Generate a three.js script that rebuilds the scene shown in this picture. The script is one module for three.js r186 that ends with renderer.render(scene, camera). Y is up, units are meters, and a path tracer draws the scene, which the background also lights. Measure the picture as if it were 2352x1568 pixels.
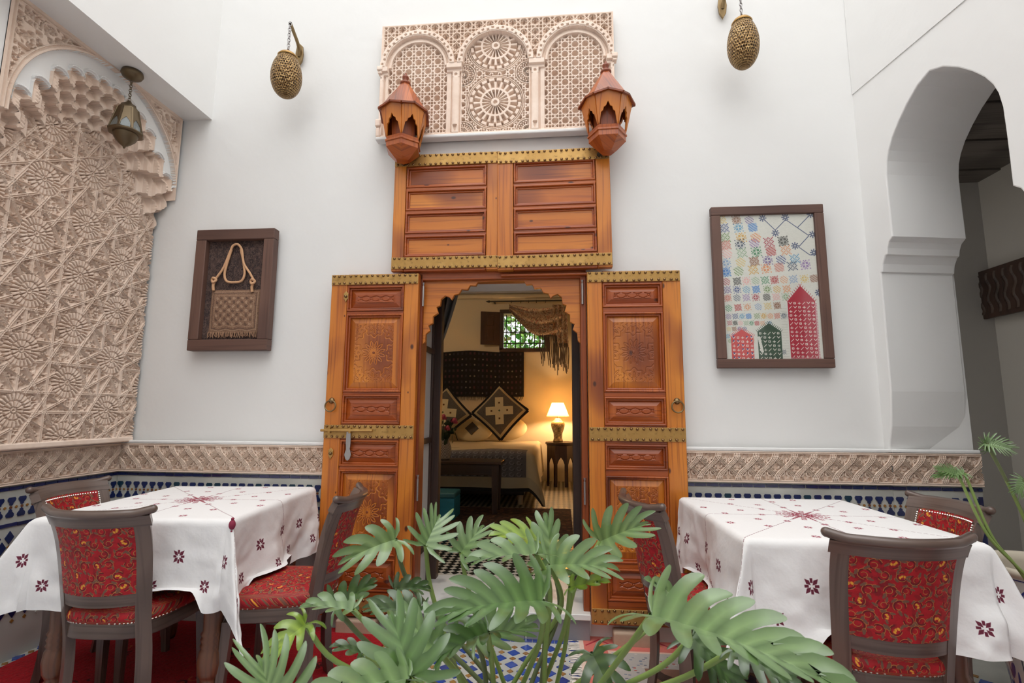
import * as THREE from 'three';
import { mergeGeometries, toCreasedNormals } from 'three/addons/utils/BufferGeometryUtils.js';
import { RoundedBoxGeometry } from 'three/addons/geometries/RoundedBoxGeometry.js';

// ---------------------------------------------------------------- camera, sky, exposure
const scene = new THREE.Scene();
const camera = new THREE.PerspectiveCamera(67.35, 2352 / 1568, 0.05, 60);
camera.position.set(0, 1.19, 2.9);
camera.rotation.order = 'YXZ';
camera.rotation.set(0.13383, 0.09451, 0.00595);
camera.focus = 2.9;
camera.userData.fStop = 9;
scene.add(camera);
const renderer = new THREE.WebGLRenderer({ antialias: true });
renderer.toneMapping = THREE.LinearToneMapping;
renderer.toneMappingExposure = 1.42;
renderer.shadowMap.enabled = true;
const skyData = new Float32Array(64 * 32 * 4);
for (let j = 0; j < 32; j++) for (let i = 0; i < 64; i++) {          // overcast: brighter towards the zenith
  const el = Math.max(0, Math.sin(((j + 0.5) / 32 - 0.5) * Math.PI)), k = (1 + 2 * el) / 3 * 2.6;
  skyData.set([1.0 * k, 1.0 * k, 0.995 * k, 1], (j * 64 + i) * 4);
}
const sky = new THREE.DataTexture(skyData, 64, 32, THREE.RGBAFormat, THREE.FloatType);
sky.mapping = THREE.EquirectangularReflectionMapping; sky.magFilter = THREE.LinearFilter; sky.needsUpdate = true;
scene.background = sky; scene.environment = sky;

// ---------------------------------------------------------------- helpers
let seed = 7;
const rnd = () => { seed = (seed * 1664525 + 1013904223) >>> 0; return seed / 4294967296; };
const rr = (a, b) => a + (b - a) * rnd();
const cl = (x, a = 0, b = 1) => Math.min(b, Math.max(a, x));
const ss = (a, b, x) => { const t = cl((x - a) / (b - a)); return t * t * (3 - 2 * t); };
const mix = (a, b, t) => a + (b - a) * t;
const TAU = Math.PI * 2, PI = Math.PI;
const hash = (x, y, s) => { let h = (x * 374761393 + y * 668265263 + s * 1442695041) | 0; h = Math.imul(h ^ (h >>> 13), 1274126177); return ((h ^ (h >>> 16)) >>> 0) / 4294967296; };
function vn(x, y, px, py, s) {                                         // value noise, periodic in px by py cells
  const xi = Math.floor(x), yi = Math.floor(y), f = x - xi, g = y - yi, u = f * f * (3 - 2 * f), v = g * g * (3 - 2 * g);
  const m = (a, p) => ((a % p) + p) % p, x0 = m(xi, px), x1 = m(xi + 1, px), y0 = m(yi, py), y1 = m(yi + 1, py);
  return mix(mix(hash(x0, y0, s), hash(x1, y0, s), u), mix(hash(x0, y1, s), hash(x1, y1, s), u), v);
}
function fbm(u, v, fx, fy, s, o = 4) { let a = 0.5, r = 0, t = 0; for (let i = 0; i < o; i++) { r += a * vn(u * fx, v * fy, fx, fy, s + i); t += a; a *= 0.5; fx *= 2; fy *= 2; } return r / t; }
function tex(w, h, fn, srgb = true) {
  const d = new Uint8Array(w * h * 4);
  for (let j = 0; j < h; j++) for (let i = 0; i < w; i++) { const c = fn(i / w, j / h), k = (j * w + i) * 4; d[k] = cl(c[0], 0, 255); d[k + 1] = cl(c[1], 0, 255); d[k + 2] = cl(c[2], 0, 255); d[k + 3] = 255; }
  const t = new THREE.DataTexture(d, w, h); t.wrapS = t.wrapT = THREE.RepeatWrapping; t.magFilter = THREE.LinearFilter; t.minFilter = THREE.LinearMipmapLinearFilter; t.generateMipmaps = true;
  if (srgb) t.colorSpace = THREE.SRGBColorSpace; t.needsUpdate = true; return t;
}
function canvasTex(w, h, draw) {
  const c = document.createElement('canvas'); c.width = w; c.height = h; draw(c.getContext('2d'), w, h);
  const t = new THREE.CanvasTexture(c); t.colorSpace = THREE.SRGBColorSpace; t.wrapS = t.wrapT = THREE.RepeatWrapping; return t;
}
const rep = (t, x, y) => { const c = t.clone(); c.repeat.set(x, y); c.needsUpdate = true; return c; };
const lerp3 = (a, b, t) => [mix(a[0], b[0], t), mix(a[1], b[1], t), mix(a[2], b[2], t)];
const mat = (o) => new THREE.MeshStandardMaterial({ side: THREE.DoubleSide, ...o });
const pmat = (o) => new THREE.MeshPhysicalMaterial({ side: THREE.DoubleSide, ...o });
const hex = (h) => new THREE.Color(h);

// geometry: everything is non-indexed with position, normal, uv
function clean(g) {
  if (g.index) g = g.toNonIndexed(); else g = g.clone();
  for (const k of Object.keys(g.attributes)) if (!['position', 'normal', 'uv'].includes(k)) g.deleteAttribute(k);
  if (!g.attributes.normal) g.computeVertexNormals();
  if (!g.attributes.uv) g.setAttribute('uv', new THREE.BufferAttribute(new Float32Array(g.attributes.position.count * 2), 2));
  return g;
}
const M = (list) => mergeGeometries(list.map(clean));
function uvm(g, grain = 'y', s = 1, off = 0) {                        // box mapping in metres, texture v along the grain axis
  g = clean(g); const p = g.attributes.position, uv = g.attributes.uv, a = new THREE.Vector3(), b = new THREE.Vector3(), c = new THREE.Vector3(), G = 'xyz'.indexOf(grain);
  for (let i = 0; i < p.count; i += 3) {
    a.fromBufferAttribute(p, i); b.fromBufferAttribute(p, i + 1); c.fromBufferAttribute(p, i + 2);
    const n = b.clone().sub(a).cross(c.clone().sub(a)), m = [Math.abs(n.x), Math.abs(n.y), Math.abs(n.z)], k = m.indexOf(Math.max(...m));
    let v = G, u = 3 - k - G; if (k === G) { u = (k + 1) % 3; v = (k + 2) % 3; }
    [a, b, c].forEach((q, j) => { const e = [q.x, q.y, q.z]; uv.setXY(i + j, e[u] * s + off, e[v] * s + off * 1.7); });
  }
  return g;
}
const T = (g, x = 0, y = 0, z = 0, rx = 0, ry = 0, rz = 0) => { if (rx) g.rotateX(rx); if (ry) g.rotateY(ry); if (rz) g.rotateZ(rz); return g.translate(x, y, z); };
const box = (w, h, d, x = 0, y = 0, z = 0) => new THREE.BoxGeometry(w, h, d).translate(x, y, z);
const rbox = (w, h, d, x = 0, y = 0, z = 0, r = 0.004, seg = 1) => new RoundedBoxGeometry(w, h, d, seg, Math.min(r, w / 2.01, h / 2.01, d / 2.01)).translate(x, y, z);
const cyl = (r0, r1, h, n = 16, x = 0, y = 0, z = 0) => new THREE.CylinderGeometry(r0, r1, h, n).translate(x, y, z);
const lathe = (pts, n = 24) => new THREE.LatheGeometry(pts.map((p) => new THREE.Vector2(p[0], p[1])), n);
const V = (x, y, z) => new THREE.Vector3(x, y, z);
const tube = (pts, r, n = 24, k = 8, closed = false) => new THREE.TubeGeometry(new THREE.CatmullRomCurve3(pts.map((p) => V(...p)), closed), n, r, k, closed);
const shape = (pts) => new THREE.Shape(pts.map((p) => new THREE.Vector2(p[0], p[1])));
function ext(sh, depth, bev = 0, seg = 1, cs = 12) { return new THREE.ExtrudeGeometry(sh, { depth, bevelEnabled: bev > 0, bevelThickness: bev, bevelSize: bev, bevelOffset: -bev, bevelSegments: seg, curveSegments: cs }); }
const ring = (w, h, b) => { const s = shape([[-w / 2, -h / 2], [w / 2, -h / 2], [w / 2, h / 2], [-w / 2, h / 2]]); s.holes.push(new THREE.Path([[-w / 2 + b, -h / 2 + b], [-w / 2 + b, h / 2 - b], [w / 2 - b, h / 2 - b], [w / 2 - b, -h / 2 + b]].map((p) => new THREE.Vector2(...p)))); return s; };
function taper(w0, d0, w1, d1, h) {                                    // square leg, top at y=0
  const g = new THREE.BoxGeometry(1, h, 1).translate(0, -h / 2, 0), p = g.attributes.position;
  for (let i = 0; i < p.count; i++) { const t = -p.getY(i) / h; p.setX(i, p.getX(i) * mix(w0, w1, t)); p.setZ(i, p.getZ(i) * mix(d0, d1, t)); }
  g.computeVertexNormals(); return g;
}
function grid(nu, nv, fn, closeU = false) {                            // fn(u,v) -> [x,y,z,(uvx,uvy)]
  const pos = [], uv = [], idx = [];
  for (let j = 0; j <= nv; j++) for (let i = 0; i <= nu; i++) { const q = fn(i / nu, j / nv); pos.push(q[0], q[1], q[2]); uv.push(q[3] ?? i / nu, q[4] ?? j / nv); }
  for (let j = 0; j < nv; j++) for (let i = 0; i < nu; i++) { const a = j * (nu + 1) + i, b = a + 1, c = a + nu + 1, d = c + 1; idx.push(a, b, d, a, d, c); }
  const g = new THREE.BufferGeometry(); g.setAttribute('position', new THREE.Float32BufferAttribute(pos, 3)); g.setAttribute('uv', new THREE.Float32BufferAttribute(uv, 2)); g.setIndex(idx); g.computeVertexNormals(); return g;
}
function slab(S, u0, u1, t0, t1, nu, nt, th, off = 0) {                // a thick patch of the surface S(u,t)
  const P = (u, t) => V(...S(u, t)), N = (u, t) => { const e = 1e-3; return P(u + e, t).sub(P(u - e, t)).cross(P(u, t + e).sub(P(u, t - e))).normalize(); };
  const at = (u, t, o) => { const p = P(u, t).addScaledVector(N(u, t), o); return [p.x, p.y, p.z, p.x, p.y]; };
  const f = grid(nu, nt, (i, j) => at(mix(u0, u1, i), mix(t0, t1, j), off + th / 2)), b = grid(nu, nt, (i, j) => at(mix(u1, u0, i), mix(t0, t1, j), off - th / 2));
  const side = (fn, n) => grid(n, 1, (i, j) => at(...fn(i), off + (0.5 - j) * th));
  return M([f, b, side((i) => [mix(u0, u1, i), t1], nu), side((i) => [mix(u1, u0, i), t0], nu), side((i) => [u0, mix(t0, t1, i)], nt), side((i) => [u1, mix(t1, t0, i)], nt)]);
}
function relief(x0, y0, x1, y1, step, h, cls = () => 0, n = 1) {        // carved surface facing +z; returns one geometry per class
  const nx = Math.max(2, Math.round((x1 - x0) / step)), ny = Math.max(2, Math.round((y1 - y0) / step)), dx = (x1 - x0) / nx, dy = (y1 - y0) / ny, W = nx + 1;
  const H = new Float32Array(W * (ny + 1)); for (let j = 0; j <= ny; j++) for (let i = 0; i <= nx; i++) H[j * W + i] = h(x0 + i * dx, y0 + j * dy);
  const out = []; for (let k = 0; k < n; k++) out.push({ pos: [], nor: [], uv: [], idx: [], map: new Int32Array(W * (ny + 1)).fill(-1) });
  const vert = (o, i, j) => {
    const k = j * W + i; if (o.map[k] >= 0) return o.map[k]; const x = x0 + i * dx, y = y0 + j * dy; o.map[k] = o.pos.length / 3;
    const a = H[j * W + Math.min(nx, i + 1)] - H[j * W + Math.max(0, i - 1)], b = H[Math.min(ny, j + 1) * W + i] - H[Math.max(0, j - 1) * W + i], q = V(-a / (2 * dx), -b / (2 * dy), 1).normalize();
    o.pos.push(x, y, H[k]); o.nor.push(q.x, q.y, q.z); o.uv.push(x, y); return o.map[k];
  };
  for (let j = 0; j < ny; j++) for (let i = 0; i < nx; i++) {
    const c = cls(x0 + (i + 0.5) * dx, y0 + (j + 0.5) * dy); if (c < 0) continue; const o = out[c], a = vert(o, i, j), b = vert(o, i + 1, j), d = vert(o, i + 1, j + 1), e = vert(o, i, j + 1); o.idx.push(a, b, d, a, d, e);
  }
  return out.map((o) => { const g = new THREE.BufferGeometry(); g.setAttribute('position', new THREE.Float32BufferAttribute(o.pos, 3)); g.setAttribute('normal', new THREE.Float32BufferAttribute(o.nor, 3)); g.setAttribute('uv', new THREE.Float32BufferAttribute(o.uv, 2)); g.setIndex(o.idx); return g; });
}

// scene graph
const taken = {};
function numbered(n) { const k = taken[n] = (taken[n] ?? -1) + 1; return k ? `${n}_${String(k).padStart(3, '0')}` : n; }
function thing(name, label, category, [x, y, z] = [0, 0, 0], ry = 0, group, kind) {
  const o = new THREE.Group(); o.name = numbered(name); o.position.set(x, y, z); o.rotation.y = ry; o.userData = { label, category };
  if (group) o.userData.group = group; if (kind) o.userData.kind = kind; scene.add(o); return o;
}
const counts = new WeakMap();
function part(name, geo, m, parent, kind) {
  const o = new THREE.Mesh(geo, m); let c = counts.get(parent); if (!c) counts.set(parent, c = {}); const k = c[name] = (c[name] ?? -1) + 1;
  o.name = k ? `${name}_${String(k).padStart(3, '0')}` : name; if (kind) o.userData.kind = kind; parent.add(o); return o;
}
function single(name, geo, m, label, category, group, kind) {
  const o = new THREE.Mesh(geo, m); o.name = numbered(name); o.userData = { label, category }; if (group) o.userData.group = group; if (kind) o.userData.kind = kind; scene.add(o); return o;
}
function copy(src, label, [x, y, z], ry, base) { const o = src.clone(); o.name = numbered(base); o.userData = { ...src.userData, label }; o.position.set(x, y, z); o.rotation.y = ry; scene.add(o); return o; }
const STRUCT = 'structure';

// ---------------------------------------------------------------- materials
const plasterBump = tex(256, 256, (u, v) => { const n = fbm(u, v, 6, 6, 3, 5) * 255; return [n, n, n]; }, false);
const plaster = mat({ color: new THREE.Color(0.83, 0.825, 0.81), roughness: 0.88, bumpMap: plasterBump, bumpScale: 0.004 });
const ceilingWhite = mat({ color: new THREE.Color(0.72, 0.71, 0.69), roughness: 0.9, bumpMap: plasterBump, bumpScale: 0.003 });
const creamWall = mat({ color: new THREE.Color(0.64, 0.56, 0.42), roughness: 0.9, bumpMap: plasterBump, bumpScale: 0.003 });
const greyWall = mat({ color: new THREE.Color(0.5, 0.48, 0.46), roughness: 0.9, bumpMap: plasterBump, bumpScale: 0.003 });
const stuccoTex = tex(512, 512, (u, v) => { const n = fbm(u, v, 8, 8, 11, 5), f = fbm(u, v, 64, 64, 5, 2); return lerp3([218, 192, 172], [241, 221, 205], n * 0.8 + f * 0.3); });
const stucco = mat({ map: stuccoTex, roughness: 0.92 });
const stuccoPale = mat({ map: stuccoTex, color: new THREE.Color(1.12, 1.15, 1.18), roughness: 0.92 });
function woodTex(a, b, c, s, fx = 14, knots = 0) {
  const ks = []; for (let i = 0; i < knots; i++) ks.push([hash(i, 1, s), hash(i, 2, s), 0.003 + 0.006 * hash(i, 3, s)]);
  return tex(512, 512, (u, v) => {
    const w = u + 0.02 * (fbm(u, v, 2, 2, s + 9, 3) - 0.5), n = fbm(w, v, fx, 1, s, 5), f = fbm(w, v, fx * 12, 3, s + 4, 2), big = fbm(u, v, 3, 2, s + 20, 3);
    let col = lerp3(a, b, cl(n * 1.5 - 0.25)); col = lerp3(col, c, cl((f - 0.55) * 1.6) + cl((big - 0.54) * 2.8));
    for (const k of ks) { const d = Math.hypot(Math.min(Math.abs(u - k[0]), 1 - Math.abs(u - k[0])), (v - k[1]) * 0.6) / k[2]; if (d < 1.6) col = lerp3(col, [60, 22, 8], 0.85 * (1 - ss(0.5, 1.6, d))); }
    return col;
  });
}
const woodA = woodTex([216, 134, 44], [188, 100, 24], [126, 56, 14], 21, 12, 8), woodB = woodTex([186, 96, 30], [152, 66, 16], [98, 40, 10], 33, 16, 4);
const cedar = pmat({ map: woodA, roughness: 0.42, clearcoat: 0.35, clearcoatRoughness: 0.25 });
const cedarRed = pmat({ map: woodB, roughness: 0.42, clearcoat: 0.35, clearcoatRoughness: 0.25 });
const cedarDark = pmat({ map: woodB, color: new THREE.Color(0.62, 0.55, 0.5), roughness: 0.5, clearcoat: 0.15 });
const chairWood = pmat({ map: woodTex([118, 98, 88], [92, 74, 66], [62, 48, 42], 51, 10), roughness: 0.36, clearcoat: 0.4, clearcoatRoughness: 0.2 });
const darkWood = mat({ map: woodTex([74, 52, 42], [54, 36, 30], [32, 22, 20], 61, 10), roughness: 0.45 });
const frameWood = mat({ map: woodTex([116, 86, 74], [98, 70, 60], [74, 52, 46], 71, 10), roughness: 0.55 });
const tableWood = pmat({ map: woodTex([128, 84, 60], [92, 56, 38], [54, 34, 26], 81, 10), roughness: 0.35, clearcoat: 0.4 });
const brassTex = tex(256, 256, (u, v) => { const n = fbm(u, v, 5, 5, 91, 5), m = fbm(u, v, 24, 24, 92, 3); let c = lerp3([202, 162, 98], [166, 126, 66], n * 1.3 - 0.1); c = lerp3(c, [120, 92, 52], cl((m - 0.62) * 2.2)); return lerp3(c, [214, 176, 104], cl((n - 0.6) * 3)); });
const brass = mat({ map: brassTex, metalness: 0.55, roughness: 0.42 });
const nail = mat({ color: new THREE.Color(0.26, 0.15, 0.065), metalness: 0.85, roughness: 0.24 });
const silverNail = mat({ color: new THREE.Color(0.62, 0.58, 0.52), metalness: 0.85, roughness: 0.3 });
const oldBrass = mat({ color: new THREE.Color(0.24, 0.165, 0.08), metalness: 0.85, roughness: 0.38 });
const darkBrass = mat({ color: new THREE.Color(0.15, 0.11, 0.065), metalness: 0.8, roughness: 0.42 });
const iron = mat({ color: new THREE.Color(0.05, 0.045, 0.04), metalness: 0.6, roughness: 0.5 });
const steel = mat({ color: new THREE.Color(0.42, 0.4, 0.4), metalness: 0.9, roughness: 0.35 });
const glazeNoise = tex(128, 128, (u, v) => { const n = 190 + 65 * fbm(u, v, 6, 6, 15, 3); return [n, n, n]; });
const glaze = (r, g, b, ro = 0.22) => pmat({ color: new THREE.Color(r, g, b), map: glazeNoise, roughness: ro, clearcoat: 0.5, clearcoatRoughness: 0.12 });
const glazeBlue = [glaze(0.018, 0.024, 0.14), glaze(0.014, 0.028, 0.13), glaze(0.014, 0.018, 0.1)];
const glazeCobalt = [glaze(0.02, 0.075, 0.42), glaze(0.025, 0.09, 0.5), glaze(0.018, 0.055, 0.33)];
const glazeGreen = [glaze(0.01, 0.05, 0.09), glaze(0.016, 0.028, 0.12)];
const glazeWhite = glaze(0.74, 0.74, 0.68), glazeCream = glaze(0.68, 0.66, 0.58, 0.3), glazeOchre = [glaze(0.42, 0.19, 0.04), glaze(0.5, 0.26, 0.07)], glazeRust = glaze(0.22, 0.07, 0.03), glazeBlack = [glaze(0.012, 0.016, 0.016), glaze(0.02, 0.028, 0.025)];
const marble = pmat({ map: tex(256, 256, (u, v) => { const n = fbm(u, v, 4, 4, 41, 5), k = Math.abs(n - 0.5) * 12; return lerp3([190, 190, 188], [236, 236, 232], cl(k)); }), roughness: 0.3, clearcoat: 0.2 });

// ---------------------------------------------------------------- the room shell: courtyard
const HT = 6.4;                                                       // height of the open courtyard walls
const A = 9.3 * PI / 180;                                              // the right wall is splayed outwards
{ // back wall with the bedroom doorway
  const s = shape([[-3.2, 0], [-0.85, 0], [-0.85, 1.99], [0.15, 1.99], [0.15, 0], [2.13, 0], [2.13, HT], [-3.2, HT]]);
  single('wall_back', uvm(ext(s, 0.45).translate(0, 0, -0.47)), plaster, 'white plaster courtyard wall around the carved wooden doorway', 'wall', null, STRUCT);
}
{ // left side: upper wall on a lintel, pier beside the niche, niche back
  single('wall_left', uvm(M([box(0.95, HT - 3.056, 7, -2.725, (HT + 3.056) / 2, 3.48), box(0.76, 3.056, 5.4, -2.82, 1.528, 4.2 - 0.45)])), plaster, 'white plaster upper wall and pier beside the carved niche', 'wall', null, STRUCT);
  single('wall_niche', uvm(box(0.4, 3.056, 1.05, -2.855, 1.528, 0.515)), plaster, 'plaster wall at the back of the carved niche', 'wall', null, STRUCT);
}
const arch = [[0.014, 0], [0.014, 1.0], [0.04, 1.12], [0.058, 1.3], [0.062, 1.93], [0.072, 1.934], [0.08, 1.975], [0.1, 2.012], [0.112, 2.018], [0.119, 2.05], [0.132, 2.078], [0.152, 2.094], [0.159, 2.1], [0.157, 2.3], [0.158, 2.44], [0.168, 2.51], [0.185, 2.56], [0.215, 2.615], [0.262, 2.675], [0.32, 2.735], [0.39, 2.79], [0.461, 2.818]];
const archFull = [...arch, ...arch.slice(0, -1).reverse().map(([s, y]) => [0.922 - s, y])];
{ // right wall with the pointed arch towards the gallery
  const s = shape([[-0.03, 0], ...archFull.filter((p) => p[1] >= 0), [1.35, 0], [1.35, 2.3], [2.9, 2.3], [2.9, 0], [4.9, 0], [4.9, HT], [-0.03, HT]].map((p) => p));
  const g = ext(s, 0.4, 0.006, 2); const w = single('wall_right', uvm(M([g, box(4.9, HT - 3.012, 0.02, 2.43, (HT + 3.012) / 2, 0.401)])), plaster, 'white plaster wall with the pointed arch and a thin ledge above it', 'wall', null, STRUCT);
  w.rotation.y = -(PI / 2 - A); w.position.set(1.705 + 0.4 * Math.cos(A), 0, -0.4 * Math.sin(A));
}
single('wall_front', uvm(box(6.6, 5.0, 0.3, 0.2, 2.5, 5.4)), plaster, 'white plaster wall closing the courtyard opposite the doorway', 'wall', null, STRUCT);
{ // gallery beyond the arch
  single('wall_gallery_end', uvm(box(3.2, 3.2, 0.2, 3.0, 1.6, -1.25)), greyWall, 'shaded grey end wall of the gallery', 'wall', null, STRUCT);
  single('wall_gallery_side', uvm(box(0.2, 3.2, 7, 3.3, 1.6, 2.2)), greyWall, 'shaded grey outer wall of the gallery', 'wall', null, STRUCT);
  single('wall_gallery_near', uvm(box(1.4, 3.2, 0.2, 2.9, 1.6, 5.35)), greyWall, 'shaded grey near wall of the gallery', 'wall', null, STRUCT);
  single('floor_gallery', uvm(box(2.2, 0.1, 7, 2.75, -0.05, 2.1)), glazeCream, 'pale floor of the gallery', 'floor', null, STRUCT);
  const c = thing('ceiling_gallery', 'shadowy planked wooden ceiling of the gallery', 'ceiling', [0, 0, 0], 0, null, STRUCT);
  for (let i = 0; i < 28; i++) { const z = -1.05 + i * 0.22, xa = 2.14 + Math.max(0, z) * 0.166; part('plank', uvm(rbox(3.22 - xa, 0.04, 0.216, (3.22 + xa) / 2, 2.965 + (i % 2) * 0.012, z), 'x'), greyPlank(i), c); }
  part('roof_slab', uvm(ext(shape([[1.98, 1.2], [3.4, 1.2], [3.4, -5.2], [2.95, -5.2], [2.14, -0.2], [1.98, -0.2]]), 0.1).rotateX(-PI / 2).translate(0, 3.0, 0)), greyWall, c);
}
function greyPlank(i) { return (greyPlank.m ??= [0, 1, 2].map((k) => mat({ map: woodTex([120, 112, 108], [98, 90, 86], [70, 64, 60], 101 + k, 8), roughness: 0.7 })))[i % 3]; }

// ---------------------------------------------------------------- courtyard floor of zellige
const FLOORY = 0;
{
  const f = thing('floor', 'courtyard floor of blue diamond and small ochre glazed tiles in white', 'floor', [0, 0, 0], 0, null, STRUCT);
  part('white_field', uvm(box(5.4, 0.1, 5.6, -0.2, -0.05, 2.6)), glazeWhite, f);
  const dia = (a, h) => T(new THREE.CylinderGeometry(a, a * 1.02, h, 4, 1), 0, h / 2, 0);
  const bg = dia(0.031, 0.0035), og = dia(0.0155, 0.0035), far = [];
  for (let j = 0; j < 80; j++) for (let i = -42; i < 36; i++) {
    const x = -0.24 + i * 0.0605, z = 0.13 + j * 0.0605, blue = (i + j) & 1;
    const seen = x > -0.95 && x < 0.16 && z < 0.78 && z < 1.4;
    if (!seen) { if (x < 2.4 && x > -2.6) far.push([x, z, blue]); continue; }
    const m = part('floor_tile', blue ? bg : og, blue ? glazeCobalt[(rnd() * 3) | 0] : glazeOchre[(rnd() * 2) | 0], f); m.position.set(x + rr(-0.001, 0.001), 0, z + rr(-0.001, 0.001)); m.rotation.y = rr(-0.05, 0.05);
  }
  part('further_blue_tiles', M(far.filter((p) => p[2]).map(([x, z]) => bg.clone().translate(x, 0, z))), glazeCobalt[0], f, 'stuff');
  part('further_ochre_tiles', M(far.filter((p) => !p[2]).map(([x, z]) => og.clone().translate(x, 0, z))), glazeOchre[0], f, 'stuff');
  for (let i = 0; i < 19; i++) { const m = part('border_tile', rbox(0.054, 0.004, 0.04, 0, 0.002, 0, 0.001), glazeCobalt[(rnd() * 3) | 0], f); m.position.set(-0.86 + i * 0.0565, 0, 0.045); }
  for (let i = 0; i < 6; i++) { const m = part('border_tile', rbox(0.055, 0.004, 0.05, 0, 0.002, 0, 0.001), glazeBlue[i % 3], f); m.position.set(0.235, 0, 0.02 + i * 0.053); }
}
{ // marble step in the doorway and the stone blocks beside it
  const t = thing('doorstep', 'white marble doorstep in front of the bedroom doorway', 'doorstep', [0, 0, 0], 0, null, STRUCT);
  part('tread', uvm(rbox(1.0, 0.03, 0.56, -0.35, 0.13, -0.22, 0.004)), marble, t);
  for (const [x, w] of [[-0.68, 0.34], [-0.35, 0.31], [-0.02, 0.33]]) part('riser', uvm(rbox(w, 0.115, 0.04, x, 0.0575, 0.015, 0.003)), mat({ color: hex('#8d8b90'), roughness: 0.45 }), t);
  single('threshold_block', uvm(rbox(0.22, 0.075, 0.08, 0.37, 0.0375, 0.045, 0.012, 2)), mat({ map: stuccoTex, color: hex('#cfc6bb'), roughness: 0.8 }), 'worn stone block on the floor under the door leaf with the plain ring', 'block');
  single('threshold_block', uvm(rbox(0.22, 0.075, 0.08, -1.1, 0.0375, 0.045, 0.012, 2)), mat({ map: stuccoTex, color: hex('#cfc6bb'), roughness: 0.8 }), 'worn stone block on the floor under the door leaf with the bolt', 'block');
}

// ---------------------------------------------------------------- carved stucco frieze and tiled dado
const ridge = (d, w) => 1 - ss(w * 0.55, w, Math.abs(d));
function friezeH(x, y) {                                               // y from 0 to 0.16; interlaced ogees with scrolls and leaves
  const P = 0.194, y0 = 0.014, H = 0.134; if (y < y0 || y > y0 + H) return 0.017 - 0.006 * (Math.abs(y - 0.008) < 0.0015 || Math.abs(y - 0.154) < 0.0015 ? 1 : 0);
  const v = (y - y0) / H; let h = 0;
  for (const s of [1, -1]) for (const o of [0, 0.5]) {                 // double bands crossing at top and bottom
    const c = s * (P / 4) * Math.cos(PI * v) * (1 + 0.25 * Math.sin(TAU * v) * 0), u = (((x / P - o - c / P) % 1) + 1.5) % 1 - 0.5, d = Math.abs(u) * P * 0.7; h = Math.max(h, ridge(d - 0.0028, 0.0026), ridge(d - 0.0092, 0.0026));
  }
  const band = h;
  for (const o of [0, 0.5]) { const u = ((((x / P - o) % 1) + 1.5) % 1 - 0.5) * P, w = Math.abs(u);
    for (const [cx, cy, r] of [[0.019, 0.05, 0.0155], [0.019, 0.112, 0.0155], [0, 0.081, 0.012]]) { const dx = w - cx, dy = y - cy, q = Math.hypot(dx, dy), an = Math.atan2(dy, dx), sp = r * (0.5 + 0.5 * (((an / TAU) + 1) % 1)); h = Math.max(h, ridge(q - sp, 0.0032), ridge(q - r * 1.02, 0.0028) * 0.9, 1 - ss(0.0025, 0.0042, q)); }
    for (const [cx, cy, a] of [[0.034, 0.081, 0.9], [0.034, 0.081, -0.9], [0.012, 0.03, 1.2], [0.012, 0.132, -1.2], [0.04, 0.06, 0.3], [0.04, 0.102, -0.3]]) { const dx = w - cx, dy = y - cy, p = dx * Math.cos(a) + dy * Math.sin(a), q = Math.abs(-dx * Math.sin(a) + dy * Math.cos(a)); if (Math.abs(p) < 0.014) h = Math.max(h, (1 - ss(0.0032, 0.0048, q / Math.sqrt(1 - (p / 0.0145) ** 2))) * 0.95 - 0.5 * (q < 0.0008 ? 1 : 0)); } }
  return 0.019 * Math.max(0.68 * h, band);
}
const lam = (() => { const p = [[-0.006, 0.033], [-0.009, 0.03], [-0.007, 0.0265], [-0.011, 0.022], [-0.0175, 0.014], [-0.0185, 0.005], [-0.0155, 0.0015], [-0.014, -0.002], [0.014, -0.002], [0.0155, 0.0015], [0.0185, 0.005], [0.0175, 0.014], [0.011, 0.022], [0.007, 0.0265], [0.009, 0.03], [0.006, 0.033], [0, 0.037]]; return ext(shape(p), 0.004); })();
const rhomb = ext(shape([[0, -0.03], [0.021, 0], [0, 0.03], [-0.021, 0]]), 0.004), dot = T(new THREE.CylinderGeometry(0.0065, 0.0065, 0.004, 6), 0, 0, 0.002, PI / 2), sq = T(new THREE.CylinderGeometry(0.009, 0.009, 0.004, 4), 0, 0, 0.002, PI / 2);
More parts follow.
